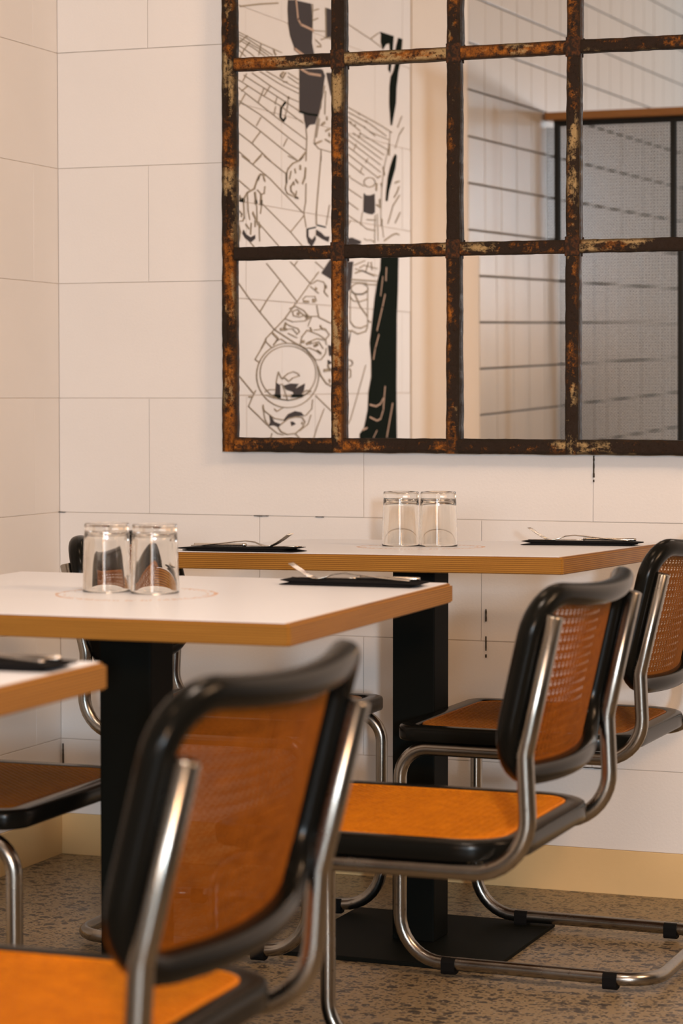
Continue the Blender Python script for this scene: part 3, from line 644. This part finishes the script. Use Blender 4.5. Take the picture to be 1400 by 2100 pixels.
(2.9672,1.462),(2.8596,1.4496)]),("L",1.2,[(3.0722,1.4217),(2.9263,1.4245)]),("L",1,[(2.914,1.4066),(2.9172,1.4016),(2.9265,1.3968),(2.9411,1.3925),(2.9598,1.3892),
(2.981,1.3871),(3.0029,1.3864),(3.0239,1.3871),(3.0422,1.3891),(3.0563,1.3923),(3.0653,1.3965),(3.0683,1.4012),(3.0652,1.4061),(3.0562,1.4109),(3.042,1.4151),
(3.0237,1.4184),(3.0027,1.4206),(2.9808,1.4214),(2.9596,1.4208),(2.941,1.4188),(2.9264,1.4156),(2.9171,1.4114),(2.914,1.4066)]),("L",1.2,[(3.0568,1.1717),
(3.0579,1.1689),(3.0614,1.1663),(3.0667,1.1641),(3.0736,1.1625),(3.0815,1.1617),(3.0896,1.1616),(3.0974,1.1624),(3.1042,1.1639),(3.1095,1.166),(3.1129,1.1685),
(3.114,1.1713),(3.1128,1.1741),(3.1095,1.1767),(3.1041,1.1789),(3.0973,1.1805),(3.0895,1.1813),(3.0814,1.1814),(3.0735,1.1806),(3.0667,1.1792),(3.0613,1.1771),
(3.0579,1.1745),(3.0568,1.1717)])]

# ------------------------------------------------------------------ mural on the left wall
mural = empty('mural', (XL, 3.4, 0.0))
tag(mural, 'black and grey line mural of people, cats and fish bowls, seen in the mirror', 'mural')


def mural_mesh(name, kinds, mat, proud):
    v = []; f = []
    for kind, pts in MURAL_FILLS:
        if kind not in kinds: continue
        P3 = [Vector((y, z, 0)) for y, z in pts]
        tri = geometry.tessellate_polygon([P3])
        b = len(v); n = len(P3)
        v += [(proud, y - 3.4, z) for y, z in pts] + [(proud - 0.0008, y - 3.4, z) for y, z in pts]
        for t in tri:
            f.append((b + t[0], b + t[1], b + t[2])); f.append((b + n + t[2], b + n + t[1], b + n + t[0]))
        for i in range(n):
            j = (i + 1) % n
            f.append((b + i, b + j, b + n + j, b + n + i))
    for kind, w, pts in MURAL_STROKES:
        if kind not in kinds: continue
        hw = 0.0011 * w + 0.0003
        hy = hw * 1.7
        m = MB()
        for (y0, z0), (y1, z1) in zip(pts, pts[1:]):
            dy, dz = (y1 - y0), (z1 - z0); L = sqrt(dy * dy + dz * dz) or 1e-6
            ny, nz = -dz / L, dy / L
            s = 1.0 / sqrt((ny / hy) ** 2 + (nz / hw) ** 2)
            ex, ez = dy / L * s * 0.5, dz / L * s * 0.5
            b = len(v)
            Q = [(y0 - ex + ny * s, z0 - ez + nz * s), (y1 + ex + ny * s, z1 + ez + nz * s), (y1 + ex - ny * s, z1 + ez - nz * s), (y0 - ex - ny * s, z0 - ez - nz * s)]
            v += [(proud, a - 3.4, c) for a, c in Q] + [(proud - 0.0008, a - 3.4, c) for a, c in Q]
            f += [tuple(b + i for i in q) for q in ((0, 1, 2, 3), (7, 6, 5, 4), (0, 4, 5, 1), (1, 5, 6, 2), (2, 6, 7, 3), (3, 7, 4, 0))]
    return mesh(name, v, f, mat)


tag(link('grey_paint', mural_mesh('grey_paint', 'G', M['mural_grey'], 0.0016), mural), kind='stuff')
tag(link('black_paint', mural_mesh('black_paint', ('B', 'K'), M['mural_black'], 0.0018), mural), kind='stuff')
tag(link('drawn_line', mural_mesh('drawn_line', 'L', M['mural_line'], 0.0020), mural), kind='stuff')
tag(link('light_line', mural_mesh('light_line', 'H', M['mural_light'], 0.0024), mural), kind='stuff')

# ------------------------------------------------------------------ low partition with wire mesh (seen in the mirror)
PY = 0.87
part = empty('mesh_partition', (XL + 0.03, PY, 0))
tag(part, 'dark wire mesh partition with wooden cap rail, reflected at the right of the mirror', 'partition')
LX = 0.985
link('cap_rail', box_mesh('cap_rail', -0.015, LX + 0.02, -0.055, 0.055, 2.045, 2.075, M['capwood'], 0.003), part)
post = box_mesh('post', -0.011, 0.011, -0.015, 0.015, 0, 2.0445, M['screen'], 0.002)
for x in (0.022, 0.486, 0.95):
    link('post', post, part, (x, 0, 0))
fr = MB()
fr.box(0.011, LX, -0.012, 0.012, 2.022, 2.0445); fr.box(0.011, LX, -0.012, 0.012, 0.02, 0.05)
link('rail', fr.mesh('rail', M['screen']), part)
wm = MB()
H0, H1, W0, W1 = 0.05, 2.022, -0.027, LX  # mesh carried past the end post, added to dim light leaking along the wall
pit, ww = 0.0125, 0.0022
zc = H0
while zc < H1:
    wm.box(W0, W1, -0.0014, 0.0, zc - ww, zc + ww); zc += pit
xc = W0
while xc < W1:
    wm.box(xc - ww, xc + ww, 0.0, 0.0014, H0, H1); xc += pit
tag(link('wire_mesh', wm.mesh('wire_mesh', M['screen']), part), kind='stuff')

# ------------------------------------------------------------------ rusty window-frame mirror
MX = [-2.181, -2.150, -1.918, -1.888, -1.649, -1.619, -1.380, -1.351, -1.112, -1.082, -0.843, -0.812]
MZ = [0.955, 0.987, 1.387, 1.416, 1.812, 1.840, 2.240, 2.269, 2.60, 2.632]
mir = empty('wall_mirror', (MX[0], YW - 0.024, MZ[0]))
tag(mir, 'large wall mirror in a rusty iron window frame of square panes', 'mirror')
MO = Vector((MX[0], YW - 0.024, MZ[0]))       # pane plane y = 5.060
cols = [(MX[2 * i + 1], MX[2 * i + 2]) for i in range(5)]
rws = [(MZ[2 * i + 1], MZ[2 * i + 2]) for i in range(4)]


def rusty_bar(length, width, depth, edge, seed, step=0.012):
    """L/T section bar along +z with slightly wavy edges; front at y=-depth"""
    rnd = random.Random(seed)
    n = max(3, int(length / step))
    rings = []
    wl_, wr_ = 0.0, 0.0
    for i in range(n + 1):
        z = length * i / n
        wl_ = wl_ * 0.6 + rnd.uniform(-0.0006, 0.0006); wr_ = wr_ * 0.6 + rnd.uniform(-0.0006, 0.0006)
        d = depth + rnd.uniform(-0.0003, 0.0003)
        a, b = -width / 2 + wl_, width / 2 + wr_
        if edge:      # outer bar: raised rim on the outer side, step down to the glass
            ring = [(a, 0.010, z), (a, -d, z), (a + 0.011, -d, z), (a + 0.013, -d + 0.0035, z), (b - 0.009, -d + 0.0035, z), (b - 0.005, -d + 0.008, z), (b, -d + 0.009, z), (b, 0.010, z)]
        else:
            ring = [(a, 0.004, z), (a, -d + 0.003, z), (a + 0.002, -d + 0.0008, z), (a + 0.006, -d, z), (b - 0.006, -d, z), (b - 0.002, -d + 0.0008, z), (b, -d + 0.003, z), (b, 0.004, z)]
        rings.append([Vector(p) for p in ring])
    m = MB(); m.strip(rings)
    return m.mesh('glazing_bar', M['rust'])


tot_h = MZ[-1] - MZ[0]; tot_w = MX[-1] - MX[0]
# verticals
for i in range(6):
    x = (MX[2 * i] + MX[2 * i + 1]) / 2; w = MX[2 * i + 1] - MX[2 * i]
    outer = i in (0, 5)
    me = rusty_bar(tot_h, w, 0.017, outer, 11 + i)
    o = link('outer_bar' if outer else 'glazing_bar', me, mir, (x - MO.x, 0, 0))
    if i == 5: o.rotation_euler = (0, 0, 0)
# horizontals: bottom/top full width, the others piece by piece between verticals
for j in range(5):
    z = (MZ[2 * j] + MZ[2 * j + 1]) / 2; h = MZ[2 * j + 1] - MZ[2 * j]
    for i in range(5):
        L = cols[i][1] - cols[i][0] + 0.004
        me = rusty_bar(L, h, 0.0165, False, 100 + 7 * j + i)
        link('glazing_bar', me, mir, (cols[i][0] - 0.002 - MO.x, 0, z - MO.z), (0, radians(90), 0))
# welded plates over the crossings
pl = MB(); pl.box(-0.0163, 0.0163, -0.0178, -0.012, -0.021, 0.021)
plate = pl.mesh('weld_plate', M['weld'], bevel=0.0012)
for j in range(1, 4):
    for i in range(1, 5):
        link('weld_plate', plate, mir, ((MX[2 * i] + MX[2 * i + 1]) / 2 - MO.x, 0, (MZ[2 * j] + MZ[2 * j + 1]) / 2 - MO.z), (0, radians(random.uniform(-2, 2)), 0))
# panes, each tilted a hair differently
tilt = {}
for c_ in range(5):
    for r_ in range(4):
        tilt[(r_, c_)] = (0.003, 0.0) if c_ < 2 else (0.0137, 0.0)
tilt[(0, 2)] = (0.0137, -0.0061); tilt[(0, 3)] = (0.0137, -0.0036)
for (r_, c_), (tx, tz) in tilt.items():
    x0, x1 = cols[c_]; z0, z1 = rws[r_]
    hw, hh = (x1 - x0) / 2 + 0.002, (z1 - z0) / 2 + 0.002
    me = box_mesh('mirror_pane', -hw, hw, 0, 0.003, -hh, hh, M['mirror'])
    # normal (sin tz, -cos tz cos tx, -sin tx)
    link('mirror_pane', me, mir, ((x0 + x1) / 2 - MO.x, 0, (z0 + z1) / 2 - MO.z), (tx, 0, tz))
link('backing_board', box_mesh('backing_board', 0.002, tot_w - 0.002, 0.0105, 0.0225, 0.002, tot_h - 0.002, M['putty']), mir)

# ------------------------------------------------------------------ tubular cane chairs
TW2 = 0.2223     # half spacing of the side tubes
TR = 0.0125
BH, BU, BULGE = 0.294, 0.241, 0.046


def cane_strands(clip_u, clip_v, surf, pitch=0.0135, rad=0.045):
    """hexagonal chair cane as real flat strands; surf(u,v,h)->Vector"""
    m = MB(); t = 0.0005
    cu, cv = clip_u, clip_v

    def inside(u, v):
        a, b = abs(u) - (cu - rad), abs(v) - (cv - rad)
        return a <= 0 or b <= 0 or a * a + b * b <= rad * rad

    def strand(p0, p1, hw, h, nseg):
        # cut the ends where they would run past the rounded corners
        L0 = sqrt((p1[0] - p0[0]) ** 2 + (p1[1] - p0[1]) ** 2)
        if L0 < 0.004: return
        k0, k1, st = 0.0, 1.0, 0.0015 / L0
        while k0 < k1 and not inside(p0[0] + (p1[0] - p0[0]) * k0, p0[1] + (p1[1] - p0[1]) * k0): k0 += st
        while k1 > k0 and not inside(p0[0] + (p1[0] - p0[0]) * k1, p0[1] + (p1[1] - p0[1]) * k1): k1 -= st
        p0, p1 = (p0[0] + (p1[0] - p0[0]) * k0, p0[1] + (p1[1] - p0[1]) * k0), (p0[0] + (p1[0] - p0[0]) * k1, p0[1] + (p1[1] - p0[1]) * k1)
        du, dv = p1[0] - p0[0], p1[1] - p0[1]; L = sqrt(du * du + dv * dv)
        if L < 0.004: return
        nu, nv = -dv / L * hw, du / L * hw
        rings = []
        for i in range(nseg + 1):
            s = i / nseg; u = p0[0] + du * s; v = p0[1] + dv * s
            rings.append([surf(u - nu, v - nv, h - t), surf(u + nu, v + nv, h - t), surf(u + nu * 0.7, v + nv * 0.7, h + t), surf(u - nu * 0.7, v - nv * 0.7, h + t)])
        m.strip(rings, caps=False)
    g = 0.0021
    ns = cane_strands.seg
    u = -cu + pitch / 2
    while u < cu:
        for s in (-g, g): strand((u + s, -cv), (u + s, cv), 0.00108, 0.0, 1)
        u += pitch
    v = -cv + pitch / 2
    while v < cv:
        for s in (-g, g): strand((-cu, v + s), (cu, v + s), 0.00108, 0.0009, ns)
        v += pitch
    for sg, hh in ((1, 0.0018), (-1, 0.0026)):
        k = -(cu + cv)
        k = math.ceil(k / pitch) * pitch
        while k < cu + cv:
            # line v = sg*(u - k)
            if sg == 1: ulo, uhi = max(-cu, k - cv), min(cu, k + cv)
            else: ulo, uhi = max(-cu, k - cv), min(cu, k + cv)
            if uhi - ulo > 0.004:
                strand((ulo, sg * (ulo - k)), (uhi, sg * (uhi - k)), 0.00115, hh, max(1, int(ns * (uhi - ulo) / (2 * cu) + 0.5)))
            k += pitch
    # the spline: a thin round of cane pressed over the ends
    loop = rr_loop(cu - 0.0015, cv - 0.0015, (rad, rad, rad, rad), seg=6)
    ring = []
    for i, (u, v) in enumerate(loop):
        u0, v0 = loop[i - 1]; u1, v1 = loop[(i + 1) % len(loop)]
        L = sqrt((u1 - u0) ** 2 + (v1 - v0) ** 2) or 1e-6
        nu, nv = -(v1 - v0) / L, (u1 - u0) / L
        ring.append([surf(u + nu * a, v + nv * a, h) for a, h in ((-0.0026, -0.001), (0.0026, -0.001), (0.0022, 0.0032), (0.0, 0.0042), (-0.0022, 0.0032))])
    m.strip(ring, closed=True)
    return m


def rr_loop(hu, hv, r4, seg=7):
    """rounded rectangle loop with own radius per corner, order: (+u,+v),(-u,+v),(-u,-v),(+u,-v)"""
    out = []
    for (su, sv, a0), r in zip(((1, 1, 0), (-1, 1, 90), (-1, -1, 180), (1, -1, 270)), r4):
        cu, cv = su * (hu - r), sv * (hv - r)
        for k in range(seg + 1):
            a = radians(a0 + 90 * k / seg)
            out.append((cu + r * cos(a), cv + r * sin(a)))
    # subdivide long straight runs
    res = []
    n = len(out)
    for i in range(n):
        p, q = out[i], out[(i + 1) % n]
        L = sqrt((p[0] - q[0]) ** 2 + (p[1] - q[1]) ** 2)
        k = max(1, int(L / 0.03))
        for j in range(k): res.append((p[0] + (q[0] - p[0]) * j / k, p[1] + (q[1] - p[1]) * j / k))
    return res


# seat (shared by all chairs): local x forward, y left
SX0, SX1, SY = -0.222, 0.236, 0.233
scx, shx = (SX0 + SX1) / 2, (SX1 - SX0) / 2


def seat_frame_mesh():
    fw = 0.034
    outer = rr_loop(shx - fw / 2, SY - fw / 2, (0.028, 0.075, 0.075, 0.028))
    path = [Vector((scx + u, v, 0.4515)) for u, v in outer]
    m = MB(); m.strip(sweep(path, rrect_prof(fw, 0.029, 0.006, 2), up=Vector((0, 0, 1)), closed=True), closed=True)
    return m.mesh('seat_frame', M['lacquer'], smooth=True)


cane_strands.seg = 1
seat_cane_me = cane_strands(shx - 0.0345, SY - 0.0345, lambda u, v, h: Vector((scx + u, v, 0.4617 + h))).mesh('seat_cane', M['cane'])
seat_cane_brown_me = seat_cane_me.copy()
seat_cane_brown_me.materials[0] = M['browncane']
seat_frame_me = seat_frame_mesh()


def build_chair(loc, rz, label, zt=0.770, zk=0.590, dxt=0.0, dxk=0.0, bh=0.0, brown_cane=False):
    root = empty('cane_chair', (loc[0], loc[1], 0), (0, 0, rz))
    tag(root, label, 'chair', None)
    # --- one bent steel tube
    xt, xk, xr, zr, xf, xb, zb = -0.277 + dxt, -0.2355 + dxk, -0.2438, 0.4242, 0.2240, -0.266, 0.0245
    S = TW2
    pts = [(xt, -S, zt), (xk, -S, zk), (xr, -S, zr), (xf, -S, zr), (xf, -S, zb), (xb, -S, zb), (xb, S, zb), (xf, S, zb), (xf, S, zr), (xr, S, zr), (xk, S, zk), (xt, S, zt)]
    rad = [0, 0.06, 0.085, 0.055, 0.085, 0.07, 0.07, 0.085, 0.055, 0.085, 0.06, 0]
    path = fillet(pts, rad, 9)
    m = MB(); rings = sweep(path, circ(TR, 16))
    # slightly rounded ends
    def shrink(r, c, f, off): return [c + (p - c) * f + off for p in r]
    t0 = (path[0] - path[1]).normalized(); t1 = (path[-1] - path[-2]).normalized()
    rings = [shrink(rings[0], path[0], 0.80, t0 * 0.002)] + rings + [shrink(rings[-1], path[-1], 0.80, t1 * 0.002)]
    m.strip(rings)
    tube = link('tube_frame', m.mesh('tube_frame', M['chrome'], smooth=True), root)
    # --- seat
    link('seat_frame', seat_frame_me, root)
    link('seat_cane', seat_cane_brown_me if brown_cane else seat_cane_me, root)
    # seat screws below are hidden; glides on the floor runners
    gm = MB()
    gp = rrect_prof(0.030, 0.031, 0.008)
    gm.strip([[Vector((x, a, b)) for a, b in gp] for x in (-0.013, 0.013)])
    gme = gm.mesh('glide', M['rubber'])
    for gx in (0.125, -0.185):
        for s in (-1, 1): link('glide', gme, tube, (gx, s * S, 0.0205))
    # --- backrest on a leaning, bowed surface
    T = Vector((xt - xk, 0, zt - zk)).normalized()
    N = Vector((-T.z, 0, T.x)) * 1.0            # backwards and slightly down
    if N.x > 0: N = -N
    foot = Vector((xk, 0, zk)) - N * (TR + 0.0215)      # in front of the tube
    zbase = 0.545
    O = foot + T * ((zbase - foot.z) / T.z)
    H = BH + bh

    def surf(u, v, h=0.0):
        b = BULGE * (1 - (u / BU) ** 2)
        nn = (N + Vector((0, 2 * BULGE * u / BU ** 2, 0)) * 1.0).normalized()
        v -= 0.007 * (1 - (u / BU) ** 2) * (1 if v > 0 else 0) * min(1.0, abs(v) / 0.1)
        return O + T * (v + H / 2) + Vector((0, u, 0)) + N * b + nn * h
    fw = 0.031
    loop = rr_loop(BU - fw / 2, H / 2 - fw / 2, (0.062, 0.062, 0.078, 0.078), seg=8)
    path = [surf(u, v) for u, v in loop]
    ups = [(surf(u, v, 0.01) - surf(u, v, 0)).normalized() for u, v in loop]
    m = MB(); m.strip(sweep(path, rrect_prof(fw, 0.034, 0.0145, 5), up=ups, closed=True), closed=True)
    bfo = link('back_frame', m.mesh('back_frame', M['lacquer'], smooth=True), root)
    cane_strands.seg = 10
    cme = cane_strands(BU - 0.030, H / 2 - 0.030, lambda u, v, h: surf(u, v, -0.009 - h)).mesh('back_cane', M['browncane'] if brown_cane else M['caneback'])
    link('back_cane', cme, root)
    # screw heads through the rails into the tubes
    sm = lathe('screw_head', [(0, 0.0022), (0.003, 0.0018), (0.0042, 0.0008), (0.0045, 0)], M['chrome'], 12)
    for s in (-1, 1):
        for v in (-0.05, 0.10):
            p = surf(s * TW2 * 0.985, v, -0.0165); q = surf(s * TW2 * 0.985, v, -0.04)
            d = (q - p).normalized()
            o = link('screw_head', sm, bfo, p); o.rotation_euler = d.to_track_quat('Z', 'Y').to_euler()
    return root


CH = 'tubular chairs with cane seats at the tables'
CHAIRS = [
    ((-1.172, 2.157), 180.3, 'out of focus cane chair nearest the camera, at the near table', dict(zt=0.758, zk=0.576, dxt=-0.022, dxk=-0.018, bh=0.008)),
    ((-1.154, 3.384), 179.8, 'cane chair at the right of the middle table, orange seat in full view', dict(zt=0.781, zk=0.592)),
    ((-1.249, 4.468), 178.7, 'cane chair at the right of the far table, back cut by the photo edge', dict(zt=0.762, zk=0.583, brown_cane=True)),
    ((-1.930, 3.380), 0.5, 'cane chair left of the middle table, brown seat cut by the left photo edge', dict(brown_cane=True)),
    ((-1.885, 4.448), 1.3, 'cane chair at the left of the far table, back showing behind the glasses', dict(zt=0.752, zk=0.58, bh=-0.016, brown_cane=True)),
]
for loc, deg, lab, kw in CHAIRS:
    o = build_chair(loc, radians(deg), lab, **kw)
    o['group'] = CH

# ------------------------------------------------------------------ tables
TBW, TBD, TH = 0.80, 0.755, 0.031


def build_table(name_lab, cx, cy, cz, yaw, tx, ty, ring=True):
    """cz = height of the top's surface at its centre; tx,ty slopes along local x,y"""
    root = empty('cafe_table', (cx, cy, 0), (0, 0, yaw))
    tag(root, name_lab, 'table')
    # board: plywood slab with eased top edge
    rot = (atan2(ty, 1), -atan2(tx, 1), 0)
    m = MB(); m.box(-TBW / 2, TBW / 2, -TBD / 2, TBD / 2, -TH, 0)
    me = m.mesh('plywood_top', M['ply'])
    bm = bmesh.new(); bm.from_mesh(me)
    ve = [e for e in bm.edges if abs(e.verts[0].co.z - e.verts[1].co.z) > 0.01]
    bmesh.ops.bevel(bm, geom=ve, offset=0.004, segments=3, affect='EDGES')
    te = [e for e in bm.edges if min(e.verts[0].co.z, e.verts[1].co.z) > -1e-5 and len(e.link_faces) == 2 and e.calc_face_angle(0) > 0.5]
    bmesh.ops.bevel(bm, geom=te, offset=0.0035, segments=2, affect='EDGES')
    be = [e for e in bm.edges if max(e.verts[0].co.z, e.verts[1].co.z) < -TH + 1e-5 and len(e.link_faces) == 2 and e.calc_face_angle(0) > 0.5]
    bmesh.ops.bevel(bm, geom=be, offset=0.002, segments=2, affect='EDGES')
    bm.to_mesh(me); bm.free()
    link('plywood_top', me, root, (0, 0, cz), rot)
    lam = box_mesh('white_laminate', -TBW / 2 + 0.009, TBW / 2 - 0.009, -TBD / 2 + 0.0045, TBD / 2 - 0.0045, -0.0005, 0.0009, M['laminate'], 0.0004)
    link('white_laminate', lam, root, (0, 0, cz), rot)
    if ring:
        pm = MB(); rnd = random.Random(5)
        for rr, n in ((0.124, 110), (0.112, 60)):
            for i in range(n):
                a = 2 * pi * i / n + rnd.uniform(-0.01, 0.01)
                if rnd.random() < 0.12: continue
                w = rnd.uniform(0.0012, 0.0026); h = rnd.uniform(0.0015, 0.004) if rr > 0.12 else 0.0012
                R = Matrix.Rotation(a, 4, 'Z') @ Matrix.Translation((rr, 0, 0))
                pm.box(-h, h, -w, w, 0.0009, 0.0011, R)
        tag(link('printed_ring', pm.mesh('printed_ring', M['print']), root, (0, 0, cz), rot), kind='stuff')
    # column, base plate, fixing plate under the top
    link('column', box_mesh('column', -0.0435, 0.0435, -0.0435, 0.0435, 0.009, cz - TH - 0.012, M['blackmetal'], 0.003), root)
    link('base_plate', box_mesh('base_plate', -0.215, 0.215, -0.215, 0.215, 0.001, 0.009, M['blackmetal'], 0.0015), root)
    link('top_bracket', box_mesh('top_bracket', -0.08, 0.08, -0.08, 0.08, cz - TH - 0.0125, cz - TH - 0.0055, M['blackmetal'], 0.0015), root)
    return root, Matrix.Translation((cx, cy, 0)) @ Matrix.Rotation(yaw, 4, 'Z') @ Matrix.Translation((0, 0, cz)) @ Matrix(((1, 0, 0, 0), (0, 1, 0, 0), (tx, ty, 1, 0), (0, 0, 0, 1)))


t_mid, MM = build_table('white topped plywood cafe table in the middle, holding two glasses', -1.620, 3.407, 0.7715, radians(0.9), 0, 0.0008)
t_far, MF = build_table('white topped plywood cafe table farthest away, against the mirror wall', -1.525, 4.508, 0.7830, radians(-0.8), 0.0104, -0.0235)
t_near, MN = build_table('white topped plywood cafe table, only its corner showing at left', -1.632, 2.140, 0.7715, radians(0.6), 0, 0, ring=False)
# the round print sits on the tops: fit centre under the glasses
# ------------------------------------------------------------------ things on the tables


def on(Mt, x, y): return Mt @ Vector((x, y, 0.0011))


GLASS_ME = None


def build_glass(p, label):
    global GLASS_ME
    root = empty('drinking_glass', p)
    tag(root, label, 'glass', 'upturned water glasses in pairs')
    # upside down: rim on the table, thick foot on top; one closed shell
    prof = [(0.0, 0.1058), (0.020, 0.1066), (0.0300, 0.1082), (0.0335, 0.1084), (0.0350, 0.1070), (0.0354, 0.1030), (0.0351, 0.0980), (0.0350, 0.0952), (0.0354, 0.0925),
            (0.0360, 0.080), (0.0383, 0.0040), (0.0384, 0.0010), (0.0374, 0.0002), (0.0362, 0.0010), (0.0358, 0.0040), (0.0331, 0.080), (0.0322, 0.0900), (0.0295, 0.0932), (0.020, 0.0945), (0.0, 0.0948)]
    g = link('glass_body', GLASS_ME or lathe('glass_body', prof, M['thick_glass'], 64), root)
    g.cycles.is_caustics_caster = True
    GLASS_ME = g.data
    return root


def loc_in(Mt, X, Y):
    """point on a table top above world X,Y"""
    inv = Mt.inverted(); q = inv @ Vector((X, Y, 0.77)); q.z = 0.0011
    return Mt @ q


build_glass(loc_in(MM, -1.6855, 3.437), 'upturned clear glass, left one of the pair on the middle table')
build_glass(loc_in(MM, -1.6010, 3.434), 'upturned clear glass, right one of the pair on the middle table')
build_glass(loc_in(MF, -1.579, 4.545), 'upturned clear glass, left one of the pair on the far table')
build_glass(loc_in(MF, -1.503, 4.551), 'upturned clear glass, right one of the pair on the far table')


def napkin_mesh(L=0.236, W=0.075):
    """folded napkin, fishtail fold at -x, flat wedge at +x"""
    prof_up = [(-L / 2, 0.0085), (-L / 2 + 0.02, 0.0088), (0, 0.0070), (L / 2 - 0.02, 0.0062), (L / 2, 0.0040)]
    m = MB()
    # lower fold
    for (zl, zh, tipz, x0, x1, wd) in ((0.0, 0.0042, 0.0006, -L / 2, L / 2 - 0.012, W), (0.0034, 0.0078, 0.0082, -L / 2 + 0.001, L / 2, W * 0.93)):
        rings = []
        n = 10
        for i in range(n + 1):
            s = i / n; x = x0 + (x1 - x0) * s
            f = min(1, 0.12 + s / 0.12); e = min(1, 0.45 + (1 - s) / 0.06)
            lo = zl * 1.0; hi = zh
            if s < 0.12:
                lo = tipz + (zl - tipz) * f - 0.0002; hi = tipz + (zh - tipz) * f + 0.0003
            mid = (lo + hi) / 2; lo = mid - (mid - lo) * e; hi = mid + (hi - mid) * e
            if zl == 0: lo = max(0.0, lo)
            ring = [Vector((x, -wd / 2 + 0.002, lo)), Vector((x, wd / 2 - 0.002, lo)), Vector((x, wd / 2, (lo + hi) / 2)), Vector((x, wd / 2 - 0.002, hi)), Vector((x, -wd / 2 + 0.002, hi)), Vector((x, -wd / 2, (lo + hi) / 2))]
            rings.append(ring)
        m.strip(rings)
    return m.mesh('napkin', M['napkin'], smooth=False)


def ribbon(stations, m, th=0.0018):
    """stations: (x, y, z, halfwidth)"""
    rings = []
    for x, y, z, hw in stations:
        rings.append([Vector((x, y - hw, z)), Vector((x, y - hw * 0.6, z - th / 2)), Vector((x, y + hw * 0.6, z - th / 2)), Vector((x, y + hw, z)), Vector((x, y + hw * 0.6, z + th / 2)), Vector((x, y - hw * 0.6, z + th / 2))])
    m.strip(rings)


def fork_mesh():
    # tines at -x, handle end at +x, lowest point z=0.001
    m = MB()
    prof = [(0.102, 0.0020, 0.0052), (0.098, 0.0022, 0.0060), (0.085, 0.0028, 0.0060), (0.05, 0.0058, 0.0046), (0.01, 0.0102, 0.0036), (-0.010, 0.0118, 0.0030), (-0.028, 0.0098, 0.0032), (-0.040, 0.0052, 0.0055), (-0.050, 0.0026, 0.0105), (-0.060, 0.0024, 0.0118), (-0.066, 0.0042, 0.0118)]
    ribbon([(x, 0, z, w) for x, z, w in prof], m, 0.0022)
    for k in range(4):
        y = -0.0098 + k * 0.00653
        ribbon([(-0.0655, y, 0.0040, 0.0020), (-0.075, y, 0.0085, 0.0018), (-0.088, y, 0.0165, 0.0016), (-0.098, y, 0.0235, 0.0013), (-0.103, y, 0.0262, 0.0006)], m, 0.0018)
    return m.mesh('fork', M['steel'], smooth=True)


def knife_mesh():
    m = MB()
    ribbon([(0.112, 0, 0.0034, 0.004), (0.108, 0, 0.0036, 0.0072), (0.06, 0, 0.0038, 0.0062), (0.012, 0, 0.0038, 0.0048), (0.005, 0, 0.0036, 0.006)], m, 0.0052)
    ribbon([(0.006, 0, 0.0030, 0.006), (-0.01, 0.001, 0.0022, 0.0085), (-0.06, 0.002, 0.0018, 0.0095), (-0.095, 0.000, 0.0018, 0.0075), (-0.108, -0.004, 0.0018, 0.002)], m, 0.0014)
    return m.mesh('table_knife', M['steel'], smooth=True)


NAP, FORK, KNIFE = napkin_mesh(), fork_mesh(), knife_mesh()


def setting(Mt, X, Y, ang, where):
    """ang 0: fork tines point to -x (a sitter on the right)"""
    p = loc_in(Mt, X, Y)
    eu = Mt.to_3x3()
    tx_, ty_ = eu[2][0], eu[2][1]
    sg = cos(ang)
    rx, ry = atan2(ty_, 1), -atan2(tx_, 1)
    rot = (Matrix.Rotation(rx, 3, 'X') @ Matrix.Rotation(ry, 3, 'Y') @ Matrix.Rotation(ang, 3, 'Z')).to_euler()
    R = rot.to_matrix()
    n = link('napkin', NAP, None, p, rot)
    tag(n, 'folded black napkin ' + where, 'napkin', 'black napkins with cutlery')
    f = link('fork', FORK, None, p + R @ Vector((-0.004, -0.012 * sg, 0.0080)), rot)
    tag(f, 'steel fork, tines raised, ' + where, 'fork', 'forks on the napkins')
    k_ = link('table_knife', KNIFE, None, p + R @ Vector((-0.006, 0.016 * sg, 0.0076)), rot)
    tag(k_, 'steel table knife ' + where, 'knife', 'knives on the napkins')


setting(MF, -1.250, 4.705, radians(2), 'at the right side of the far table')
setting(MF, -1.772, 4.187, radians(178), 'at the left side of the far table')
setting(MM, -1.362, 3.690, radians(1), 'at the right side of the middle table')
setting(MN, -1.362, 2.425, radians(2), 'on the near table at the left photo edge')

# surfaces that catch the light refracted by the glasses
for o in list(C.objects):
    if o.type == 'MESH' and (o.name.startswith('white_laminate') or (o.name.startswith('block') and o.parent == wb)):
        o.cycles.is_caustics_receiver = True
